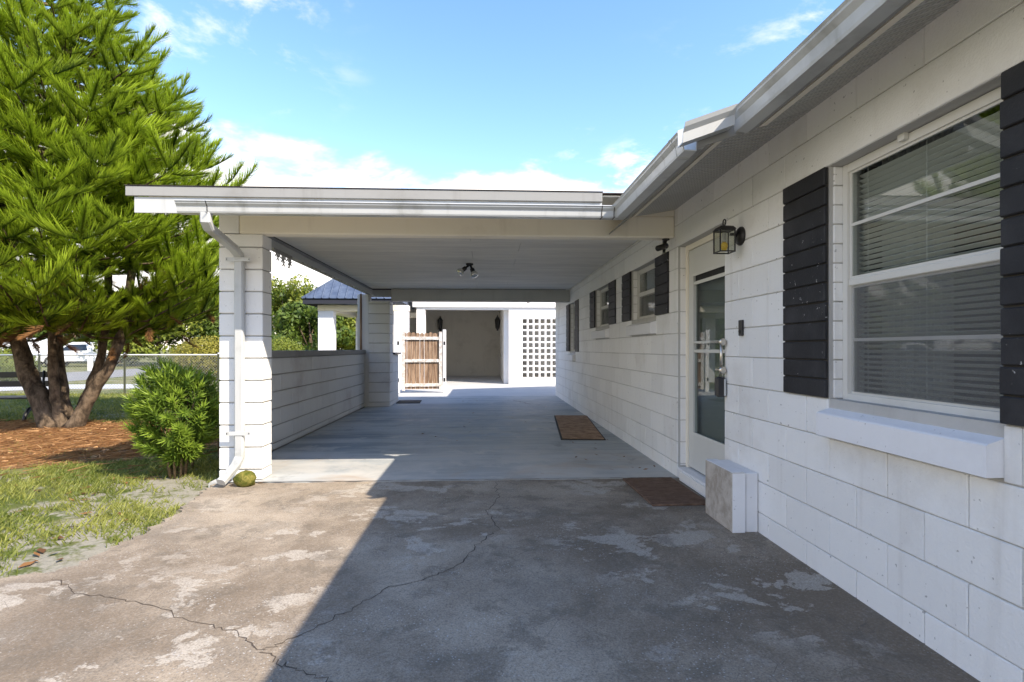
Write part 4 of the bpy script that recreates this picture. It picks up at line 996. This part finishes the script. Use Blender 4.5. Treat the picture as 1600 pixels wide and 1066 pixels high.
tree = thing('pine_tree', 'big multi-trunked bright green pine with rope-like branchlets over orange litter', 'tree', (TX, TY, -0.045))
rg = np.random.default_rng(5)
def Rz(z): return float(np.interp(z, [1.6, 1.9, 2.6, 3.6, 4.7, 5.8, 6.6, 7.6, 9.0], [1.8, 2.55, 2.75, 2.40, 2.0, 1.30, 0.85, 0.45, 0.05]))
stems = [[(-0.10, 0, 0), (-0.35, -.02, .55), (-.62, .05, 1.1), (-.80, .1, 1.8), (-.95, .1, 3.6)],
         [(-0.02, .1, 0), (-.10, .12, .6), (-.20, .15, 1.2), (-.22, .15, 1.9), (-.1, .15, 4.0), (0, .1, 8.6)],
         [(0.06, -.05, 0), (0.0, -.1, .5), (-.03, -.12, 1.1), (-.02, -.1, 1.7), (0.05, 0, 3.2)],
         [(0.10, .16, 0), (.22, .25, .45), (.37, .32, 1.0), (.47, .35, 1.7), (.55, .3, 3.2)],
         [(0.22, -.06, 0), (.46, -.08, .42), (.76, -.08, .92), (1.02, -.05, 1.6), (1.15, 0, 3.0)]]
rad0 = [0.135, 0.115, 0.07, 0.08, 0.095]
tk = MB()
for st, r0 in zip(stems, rad0):
    pts = []; rr = []
    for i in range(len(st) - 1):
        for j in range(4):
            t = j / 4; p = Vector(st[i]).lerp(Vector(st[i + 1]), t); p += Vector((random.gauss(0, .012), random.gauss(0, .012), 0)); pts.append(p)
            rr.append(r0 * (1.15 - 0.75 * (i + t) / len(st)) * (1 + random.uniform(-.10, .10)))
    pts.append(Vector(st[-1])); rr.append(r0 * 0.25)
    pts[0].z = -0.02; rr[0] *= 1.35; rr[1] *= 1.15
    tk.tube(pts, rr, 12)
tko = tk.build('trunk', 'bark', tree, True)
pos = []; fw = []; up = []; sc_ = []; ta = []; br = MB(); dead = []
z = 1.72
while z < 8.9:
    Rr = Rz(z); nb = max(5, int(6 + Rr * 3.7))
    a0 = rg.uniform(0, 6.28)
    for k in range(nb):
        an = a0 + 6.283 * k / nb + rg.normal(0, .14); Lr = Rr * rg.uniform(.80, 1.08); zz_ = z + rg.normal(0, .10)
        if an % 6.283 < 0: an += 6.283
        dr = np.array([math.cos(an), math.sin(an), 0.0]); sd = np.array([-dr[1], dr[0], 0])
        low = 1.0 if z < 2.6 else 0.0
        def bp_(t): return np.array([0.0, 0.05, zz_]) + dr * Lr * t + np.array([0, 0, -0.16 * Lr * math.sin(math.pi * min(1, t * 1.05)) * (0.5 + .5 * low) + 0.04 * Lr * t ** 3])
        br.tube([bp_(t) for t in (0.05, .3, .6, .9)], [0.030, .024, .016, .008], 4, False)
        nP = max(2, int(Lr * (1 - .22) / 0.25))
        for j in range(nP):
            t = 0.26 + 0.72 * (j + .6) / nP; p = bp_(t); tg = bp_(min(1, t + .03)) - bp_(t - .03); tg /= np.linalg.norm(tg)
            for s_ in ((-1, 1) if j < nP - 1 else (-1, 0, 1)):
                f_ = tg * (1.0 if s_ == 0 else .62) + sd * s_ * rg.uniform(.55, .95) + np.array([0, 0, rg.uniform(-.32, .26)])
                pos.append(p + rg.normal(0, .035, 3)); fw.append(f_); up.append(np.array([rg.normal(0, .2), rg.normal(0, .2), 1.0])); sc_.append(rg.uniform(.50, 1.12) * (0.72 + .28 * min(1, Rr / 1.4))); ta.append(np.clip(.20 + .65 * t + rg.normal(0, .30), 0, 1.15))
                if t < .75 and z < 3.6 and rg.random() < .10: dead.append(len(pos) - 1)
    z += 0.25 if z < 6 else 0.32
pos = np.array(pos); fw = np.array(fw); up = np.array(up); sc_ = np.array(sc_); ta = np.array(ta)
dm = np.zeros(len(pos), bool); dm[dead] = True
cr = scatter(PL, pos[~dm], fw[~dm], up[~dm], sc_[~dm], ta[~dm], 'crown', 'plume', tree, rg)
f2 = fw[dm] * .5; f2[:, 2] -= .8
pd = pos[dm]; pd[:, 2] -= .12
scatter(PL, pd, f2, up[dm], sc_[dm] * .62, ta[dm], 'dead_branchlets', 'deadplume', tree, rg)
tag(br.build('branch', 'bark', tko, True), kind='stuff')

# strap-leaved shrub beside the pillar, and the hedge behind it along the low wall
def strap_shrub(root, n_sh, rgn, name='foliage', mat='podo', ll=0.085, shell=None, seed=1):
    rg_ = np.random.default_rng(seed); P = []; D = []; U = []; Wd = []; B = []; T0 = []
    for i in range(n_sh):
        c, d = rgn(rg_); d = d / np.linalg.norm(d); n_l = 26; a = np.cross(d, [0.3, 0.2, 1.0]); a /= np.linalg.norm(a) + 1e-9; b = np.cross(d, a)
        br_ = rg_.random()
        for j in range(n_l):
            t = j / n_l; an = j * 2.4; o_ = a * math.cos(an) + b * math.sin(an); dd = o_ * (1.0 - .55 * t) + d * (.35 + .75 * t)
            P.append(c + d * (t - .6) * .11); D.append(dd / np.linalg.norm(dd) * ll * rg_.uniform(.75, 1.2)); U.append(d); Wd.append(.0064); B.append(-.015 + .02 * rg_.random()); T0.append(np.clip(.25 + .5 * t + .35 * (br_ - .5), 0, 1))
    V, F, T = strips(np.array(P), np.array(D), np.array(U), np.array(Wd), np.array(B), 2, 0.7, 1.0)
    T = T * np.repeat(np.array(T0), 6)
    return npmesh(name, V, F, T, mat, root)
sh = thing('strap_leaf_shrub', 'leafy green strap-leaved shrub beside the white front pillar', 'shrub', (-2.98, 5.38, -0.04))
def rgnA(q):
    u = q.normal(0, 1, 3); u /= np.linalg.norm(u); r_ = q.uniform(.62, 1.0); wz = .56 + .48 * u[2] * r_
    k = .62 + .38 * min(1, max(0, (wz - .1) / .35))
    return np.array([.36 * u[0] * r_ * k, .36 * u[1] * r_ * k, wz]), np.array([u[0], u[1], u[2] * .5 + .75]) + q.normal(0, .25, 3)
strap_shrub(sh, 380, rgnA, seed=3); sh.scale = (1.08, 1.12, 1.06)
m = MB()
for k in range(9):
    a = k * 0.7; MB().tube([(0.06 * math.cos(a), .06 * math.sin(a), 0), (.10 * math.cos(a), .10 * math.sin(a), .3), (.22 * math.cos(a + .3), .22 * math.sin(a + .3), .75)], [.010, .008, .005], 6).build('stem', 'twig', sh, True)
hg = thing('hedge', 'dark green hedge growing along the outside of the low block wall', 'hedge', (-2.95, 6.9, -0.04))
def rgnB(q):
    y = q.uniform(-1.25, 2.6); an = q.uniform(-.3, 3.4); r_ = q.uniform(.75, 1.0)
    return np.array([.30 * math.cos(an) * r_, y, .15 + .85 * q.random() ** .6 * (0.4 + .6 * abs(math.sin(an)))]), np.array([math.cos(an) * .7, q.normal(0, .4) - .3, .7])
strap_shrub(hg, 330, rgnB, seed=9)
m = MB()
for k in range(10): MB().tube([(random.uniform(-.1, .1), -1.2 + k * .4, 0), (random.uniform(-.15, .15), -1.2 + k * .4, .7)], [.014, .006], 5).build('stem', 'twig', hg, True)

def leaf_cloud(rg_, clumps, n_per, size, name, mat, parent, flat=0.0):
    """leaf quads spread through clump ellipsoids; clumps: (c, r) arrays local to parent"""
    P = []; T = []; Nn = []
    for (c, r_) in clumps:
        u = rg_.normal(0, 1, (n_per, 3)); u /= np.linalg.norm(u, axis=1, keepdims=True); rr = rg_.uniform(.55, 1.02, (n_per, 1)) ** .7
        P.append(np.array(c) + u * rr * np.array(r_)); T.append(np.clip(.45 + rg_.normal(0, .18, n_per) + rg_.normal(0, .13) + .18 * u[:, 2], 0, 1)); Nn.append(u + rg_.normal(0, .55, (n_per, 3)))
    P = np.concatenate(P); T = np.concatenate(T); Nn = np.concatenate(Nn); Nn /= np.linalg.norm(Nn, axis=1, keepdims=True)
    n = len(P); a = np.cross(Nn, rg_.normal(0, 1, (n, 3))); a /= np.linalg.norm(a, axis=1, keepdims=True) + 1e-9; b = np.cross(Nn, a)
    s_ = size * rg_.uniform(.6, 1.3, (n, 1)); V = np.stack([P - a * s_, P + b * s_ * .45, P + a * s_, P - b * s_ * .45], 1).reshape(-1, 3)
    F = np.arange(4 * n).reshape(-1, 4)
    return npmesh(name, V, F, np.repeat(T, 4), mat, parent)
def broad_tree(x, y, h, w_, mat, label, seed, base=.25, nc=34, npc=260, leaf=.16, group='trees across the street', cat='tree', nm='broadleaf_tree', zg=-0.045):
    rg_ = np.random.default_rng(seed); t = thing(nm, label, cat, (x, y, zg), 0, group)
    cl = []
    for i in range(nc):
        u = rg_.normal(0, 1, 3); u /= np.linalg.norm(u); zc_ = h * (base + (1 - base) * .5) + u[2] * h * (1 - base) * .42
        k = rg_.uniform(.45, .95); cl.append(((u[0] * w_ * k, u[1] * w_ * k, zc_), (w_ * rg_.uniform(.22, .40),) * 2 + (h * (1 - base) * rg_.uniform(.12, .22),)))
    tr = MB().tube([(0, 0, 0), (.1 * w_ * rg_.normal(), 0, h * .3), (0, .05 * w_, h * .7)], [h * .03 + .05, h * .022 + .03, .03], 8)
    for i in range(6):
        c = cl[i][0]; tr.tube([(0, 0, h * .28), (c[0] * .5, c[1] * .5, h * .28 + (c[2] - h * .28) * .6), c], [h * .014, h * .009, .02], 6)
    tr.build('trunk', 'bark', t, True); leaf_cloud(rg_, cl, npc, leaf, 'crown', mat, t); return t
def at(px, d):                       # ground point at a pixel column and a chosen depth
    r = (px - 800) / FPX * d; return (r * math.cos(YAW) + d * math.sin(YAW), d * math.cos(YAW) - r * math.sin(YAW))
specs = [(-30, 47, 6.5, 4.2, 'leafA', 'dark green tree behind the white van'), (40, 52, 6.0, 3.6, 'leafB', 'pale yellow-green tree between the two parked vehicles'),
         (112, 50, 5.2, 3.6, 'leafA', 'mid green tree directly behind the white pickup'), (185, 46, 6.2, 3.2, 'leafB', 'light green tree behind the tail of the white pickup'),
         (250, 40, 4.4, 3.6, 'leafB', 'bright bushy tree between pickup and golden clipped shrub'), (318, 44, 6.5, 3.4, 'leafA', 'deep green tree behind the golden clipped shrub'),
         (372, 48, 7.0, 3.6, 'leafA', 'tree half hidden behind the white front pillar'), (440, 46, 7.6, 3.5, 'leafB', 'tall rounded tree left of the utility pole'),
         (505, 50, 8.0, 3.8, 'leafA', 'tall green tree behind the blue porch roof'), (482, 38, 4.4, 2.6, 'leafA', 'low dark tree just right of the utility pole'), (545, 42, 5.0, 3.2, 'leafB', 'yellow-green tree seen between the porch columns'), (600, 46, 6.2, 3.6, 'leafA', 'green tree seen behind the porch railing'),
         (660, 50, 6.5, 4.0, 'leafB', 'tree behind the white outbuilding')]
for i, (px, d, h_, w_, mt_, lab) in enumerate(specs):
    x, y = at(px, d); broad_tree(x, y, h_, w_, mt_, lab, 30 + i, base=.06 if h_ < 5 else .12, nc=38, npc=230, leaf=.17, group='trees beyond the yard')
for (px, d, h_, w_, mt_, lab, sd) in ((330, 21, 1.75, 1.45, 'leafC', 'golden yellow-green clipped dome shrub behind the chain-link fence', 1), (440, 24, 1.75, 1.0, 'leafB', 'bright green rounded shrub beyond the low gray wall', 2), (12, 19, 1.25, .9, 'leafB', 'small pale shrub behind the fence near the bench', 3), (405, 27, 2.2, 1.6, 'leafA', 'dark green rounded shrub behind the golden dome shrub', 4)):
    x, y = at(px, d); rg_ = np.random.default_rng(sd); t = thing('dome_shrub', lab, 'shrub', (x, y, -.045))
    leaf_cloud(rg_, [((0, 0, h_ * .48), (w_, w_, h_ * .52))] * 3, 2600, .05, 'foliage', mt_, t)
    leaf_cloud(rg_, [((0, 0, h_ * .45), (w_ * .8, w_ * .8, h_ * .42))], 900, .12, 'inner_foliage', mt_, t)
    MB().tube([(0, 0, 0), (0, 0, h_ * .5)], [.06, .04], 6).build('stem', 'bark', t)
# lawn blades and litter (uncountable)
def hash_noise(x, y, s_):
    return (np.sin(x * s_ * 1.7 + 1.3 * np.sin(y * s_ * 1.1)) + np.sin(y * s_ * 2.1 + 1.7 * np.sin(x * s_ * .9)) + np.sin((x + y) * s_ * 3.3)) / 3
def in_poly(x, y, poly):
    ins = np.zeros(len(x), bool); n = len(poly)
    for i in range(n):
        x1, y1 = poly[i]; x2, y2 = poly[(i + 1) % n]
        c = ((y1 > y) != (y2 > y)) & (x < (x2 - x1) * (y - y1) / (y2 - y1 + 1e-12) + x1); ins ^= c
    return ins
rg = np.random.default_rng(21)
def grass(n, x0, x1, y0, y1, hmin, hmax, wd, name, label, thr):
    x = rg.uniform(x0, x1, n); y = rg.uniform(y0, y1, n)
    keep = ~in_poly(x + rg.normal(0, .035, n), y + rg.normal(0, .035, n), DR) & ~(in_poly(x, y, mul) & (rg.random(n) > .05)) & ~((x > -2.5) & (y > 4.4)) & (hash_noise(x, y, 1.6) + .5 * hash_noise(x, y, 5.1) + rg.normal(0, .30, n) > thr(x, y)) & (x > -1.12 * y - 1.2)
    x, y = x[keep], y[keep]; n = len(x); an = rg.uniform(0, 6.28, n); h_ = rg.uniform(hmin, hmax, n); ln_ = rg.uniform(.2, 1.2, n)
    D = np.stack([np.cos(an) * ln_, np.sin(an) * ln_, np.ones(n)], 1); D *= (h_ / np.linalg.norm(D, axis=1))[:, None]
    U = np.stack([np.cos(an + 1.2), np.sin(an + 1.2), np.full(n, .15)], 1); U /= np.linalg.norm(U, axis=1, keepdims=True)
    V, F, T = strips(np.stack([x, y, np.full(n, -.047)], 1), D, U, np.full(n, wd) * rg.uniform(.6, 1.3, n), h_ * .25, 2, .5, 1.0)
    T = T * np.repeat(np.clip(.5 + .3 * hash_noise(x, y, 2.2) + rg.normal(0, .2, n), .05, 1), 6)
    tag(npmesh(name, V, F, T, 'grassm'), label, 'grass', kind='stuff')
grass(110000, -7.5, -2.15, 2.65, 8.0, .02, .065, .0046, 'grass', 'patchy sunlit lawn with bare sand beside the driveway', lambda x, y: -.52 + .8 * np.clip((x + 3.4) / 1.0, 0, 1) * (y < 5.6))
grass(60000, -17, -2.7, 8.0, 15.6, .03, .08, .006, 'grass', 'green lawn between the pine and the chain-link fence', lambda x, y: -.75)
n = 14000; x = rg.uniform(-9.6, -2.9, n); y = rg.uniform(5.2, 9.8, n); k_ = in_poly(x, y, mul) | ((rg.random(n) < .06) & (x < -3.2)); x, y = x[k_], y[k_]; n = len(x)
an = rg.normal(0.3, 1.0, n); ln_ = rg.uniform(.08, .24, n); D = np.stack([np.cos(an) * ln_, np.sin(an) * ln_, rg.normal(0, .012, n)], 1)
V, F, T = strips(np.stack([x, y, -.030 + rg.uniform(0, .03, n)], 1), D, np.stack([-np.sin(an), np.cos(an), np.full(n, .6)], 1), rg.uniform(.004, .009, n), ln_ * .12, 2, .9, 1.0)
T = T * np.repeat(np.clip(.5 + rg.normal(0, .27, n), 0, 1), 6)
tag(npmesh('pine_needles', V, F, T, 'straw'), 'orange fallen pine litter round the tree trunks', 'pine litter', kind='stuff')
def litter(pts, name, label, size=.03):
    P = []; F_ = []; T_ = []
    for (x, y, z_) in pts:
        a = random.uniform(0, 6.28); s_ = size * random.uniform(.6, 1.3); c, s2 = math.cos(a), math.sin(a); k = len(P); b = s_ * random.uniform(.28, .5)
        for (u, v_, h_) in ((-s_, 0, .001), (0, b, .012 * random.random() + .003), (s_, 0, .002 + .012 * random.random()), (0, -b, .003)): P.append((x + u * c - v_ * s2, y + u * s2 + v_ * c, z_ + h_))
        F_.append((k, k + 1, k + 2, k + 3)); T_ += [random.random()] * 4
    tag(npmesh(name, np.array(P), np.array(F_), np.array(T_), 'dryleaf'), label, 'leaves', kind='stuff')
litter([(random.gauss(1.25, .35), random.uniform(5.1, 7.0), .001) for k in range(18)] + [(random.uniform(-1.5, 1.6), random.uniform(7, 12.5), .001) for k in range(26)], 'fallen_leaves', 'dry brown leaves lying on the carport floor', .026)
litter([(random.uniform(-4.6, -2.45), random.uniform(3.2, 5.2), -.035) for k in range(60)], 'fallen_leaves', 'dry rust-brown leaves lying in the patchy lawn', .045)
litter([(random.gauss(-2.2, .09), random.gauss(4.93, .05), .0) for k in range(22)], 'fallen_leaves', 'small dry leaves caught around the downspout foot', .022)

# ================================================================== BEYOND THE YARD
fe = thing('chain_link_fence', 'galvanised chain-link fence with pipe top rail along the lawn', 'fence', (0, 0, 0))
FYY = 15.2; ZT = 1.03; fx0, fx1 = -19.5, -6.0
for x in (-18.9, -16.6, -14.3, -12.05, -9.82, -7.33): MB().lathe([(.026, -.045), (.026, ZT + .01), (.034, ZT + .012), (.03, ZT + .05), (.008, ZT + .065)], (x, FYY, 0), 10).build('post', 'galv', fe, True)
MB().tube([(fx0, FYY, ZT), (-7.33, FYY, ZT)], .021, 8).build('top_rail', 'galv', fe, True)
m = MB(); hh = ZT + .02; s_ = .075; x = fx0 - hh
def wire(a, b):
    d = (Vector(b) - Vector(a)).normalized(); w_ = .0026; n_ = Vector((d.z, 0, -d.x)) * w_; o_ = Vector((0, w_, 0))
    a, b = Vector(a), Vector(b); m.add([a + n_, a + o_, a - n_, b + n_, b + o_, b - n_], [(0, 1, 4, 3), (1, 2, 5, 4), (2, 0, 3, 5)])
while x < -7.35:
    for sg in (0, 1):
        xa, xb = (x, x + hh) if sg == 0 else (x + hh, x)
        za, zb = 0.0, hh
        def clip_(t): return xa + (xb - xa) * t
        t0, t1 = 0.0, 1.0
        if sg == 0:
            if x < fx0: t0 = (fx0 - x) / hh
            if x + hh > -7.33: t1 = (-7.33 - x) / hh
        else:
            if x + hh > -7.33: t0 = (x + hh + 7.33) / hh
            if x < fx0: t1 = (x + hh - fx0) / hh
        if t1 - t0 > .02: wire((clip_(t0), FYY - .004 * (2 * sg - 1), hh * t0 - .03), (clip_(t1), FYY - .004 * (2 * sg - 1), hh * t1 - .03))
    x += s_
tag(m.build('wire_mesh', 'galv', fe), kind='stuff')
def car(name, label, cat, loc, rz, kind):
    t = thing(name, label, cat, loc, rz)
    if kind == 'pickup':
        Ln, Wd_, prof_ = 5.0, .92, [(0, .42), (0, .78), (.10, .98), (1.15, 1.06), (1.95, 1.62), (2.15, 1.68), (3.05, 1.68), (3.25, 1.62), (3.35, 1.14), (5.0, 1.14), (5.02, .50), (4.6, .38), (.3, .36)]
        gl_ = [(1.32, 1.10), (1.98, 1.56), (2.95, 1.58), (3.1, 1.14)]
    else:
        Ln, Wd_, prof_ = 4.9, .98, [(0, .40), (0, 1.0), (.35, 1.12), (1.0, 1.75), (1.3, 1.95), (4.8, 1.95), (4.95, 1.8), (4.98, .45), (4.6, .36), (.4, .36)]
        gl_ = [(.62, 1.18), (1.08, 1.72), (2.0, 1.74), (2.0, 1.2)]
    n_ = len(prof_); b = MB(); v = []
    for (yy_, ins) in ((-Wd_, 0), (-Wd_ + .0, 0), (Wd_, 0)):
        pass
    rows = []
    for yy_ in (-1, -.86, .86, 1):
        for (x, z_) in prof_:
            tap = 1 - .17 * max(0, (z_ - 1.05)) / .7; edge_ = .97 if abs(yy_) == 1 else 1.0
            v.append(((x - Ln / 2) * edge_, yy_ * Wd_ * tap, .02 + z_ * (edge_ if z_ > 1 else 1)))
    f = [tuple(range(n_))] + [tuple(3 * n_ + i for i in range(n_))[::-1]]
    for r_ in range(3):
        for i in range(n_): f.append((r_ * n_ + i, (r_ + 1) * n_ + i, (r_ + 1) * n_ + (i + 1) % n_, r_ * n_ + (i + 1) % n_))
    b.add(v, f).build('body', 'carpaint', t)
    for s_ in (-1, 1):
        wv = [((x - Ln / 2) * .97, s_ * (Wd_ * (1 - .17 * max(0, z_ - 1.05) / .7) + .006), .02 + z_ * (.97 if z_ > 1 else 1)) for (x, z_) in gl_]
        wv2 = [(a, q - s_ * .02, c) for a, q, c in wv]
        MB().add(wv + wv2, [(0, 1, 2, 3) if s_ > 0 else (3, 2, 1, 0), (4, 5, 1, 0), (5, 6, 2, 1), (6, 7, 3, 2), (7, 4, 0, 3)]).build('side_window', 'carglass', t)
    for xw in (-Ln / 2 + .95, Ln / 2 - 1.05):
        for s_ in (-1, 1):
            wh = MB().lathe([(.22, -.11), (.36, -.11), (.37, -.06), (.37, .06), (.36, .11), (.22, .11)], (xw, s_ * (Wd_ - .08), .37), 18, 'Y').build('wheel', 'tyre', t, True)
            MB().lathe([(.05, -.115), (.21, -.112), (.21, .112), (.05, .115)], (xw, s_ * (Wd_ - .08), .37), 14, 'Y').build('rim', 'rim', wh)
    for s_ in (-1, 1):
        part('headlight', 'chrome', t, (-Ln / 2 - .015, s_ * .62 - .15, .72), (-Ln / 2 + .05, s_ * .62 + .15, .88), .02)
        part('tail_light', 'candle', t, (Ln / 2 - .05, s_ * .75 - .08, .75), (Ln / 2 + .012, s_ * .75 + .08, 1.05), .02)
    part('bumper', 'plastic', t, (-Ln / 2 - .06, -.85, .38), (-Ln / 2 - .002, .85, .58), .02)
    return t
x, y = at(131, 38); car('parked_pickup', 'white pickup parked on the grass verge across the street', 'pickup', (x, y, -.045), R(14), 'pickup')
x, y = at(8, 37); car('parked_van', 'tall white van parked at the roadside behind the left trunk', 'van', (x, y, -.045), R(10), 'van')
for i, px in enumerate((90, 141)):
    x, y = at(px, 30); t = thing('marker_post', ('short white wooden post on the verge before the front of the pickup', 'short white wooden post on the verge near the tail of the pickup')[i], 'post', (x, y, -.045))
    part('post', 'white', t, (-.11, -.08, 0), (.11, .08, .72), .02); part('cap', 'white', t, (-.13, -.10, .721), (.13, .10, .77), .015)
x, y = at(461, 62); up_ = thing('utility_pole', 'weathered utility pole with crossarm and wires before the trees', 'utility pole', (x, y, -.045), .1)
MB().tube([(0, 0, 0), (0, 0, 8.0)], [.20, .15], 10).build('shaft', 'pole', up_, True)
part('crossarm', 'pole', up_, (-1.1, -.22, 7.3), (1.1, -.1, 7.45)); part('transformer', 'galv', up_, (.2, -.4, 5.9), (.6, -.05, 6.7), .08)
for k, (xx, z_) in enumerate(((-1.0, 7.5), (1.0, 7.5), (0, 5.2), (0, 4.0))):
    m = MB()
    for s_ in (-1, 1): m.tube([(xx, -.16, z_)] + [(xx + s_ * 30 * t, -.16, z_ - 1.1 * 4 * t * (1 - t * .5) * .6) for t in (.2, .4, .6, .8, 1)], .022 if z_ > 6 else .045, 4)
    m.build('wire', 'plug', up_)
# bench by the pine, running out of view
bn = thing('garden_bench', 'black metal garden bench beside the pine trunk', 'bench', (-8.35, 9.55, -.045), .15)
for i, x in enumerate((-.62, .62)):
    MB().tube([(x, -.26, 0), (x + .0, -.22, .12), (x, -.12, .22), (x, .05, .24), (x, .16, .16), (x, .25, 0)], [.032, .03, .034, .036, .03, .03], 8).build('leg', 'black', bn, True)
    MB().tube([(x, .0, .24), (x, .02, .40)], .03, 8).build('leg_post', 'black', bn, True)
for k in range(5): part('seat_slat', 'black', bn, (-.78, -.25 + k * .10, .405), (.78, -.17 + k * .10, .43), .006)
for k in range(2): part('back_slat', 'black', bn, (-.78, .25 + .02 * k, .58 + k * .16), (.78, .275 + .02 * k, .68 + k * .16), .006)
for x in (-.62, .62): MB().tube([(x, .22, .40), (x, .28, .86)], .02, 6).build('back_post', 'black', bn, True)
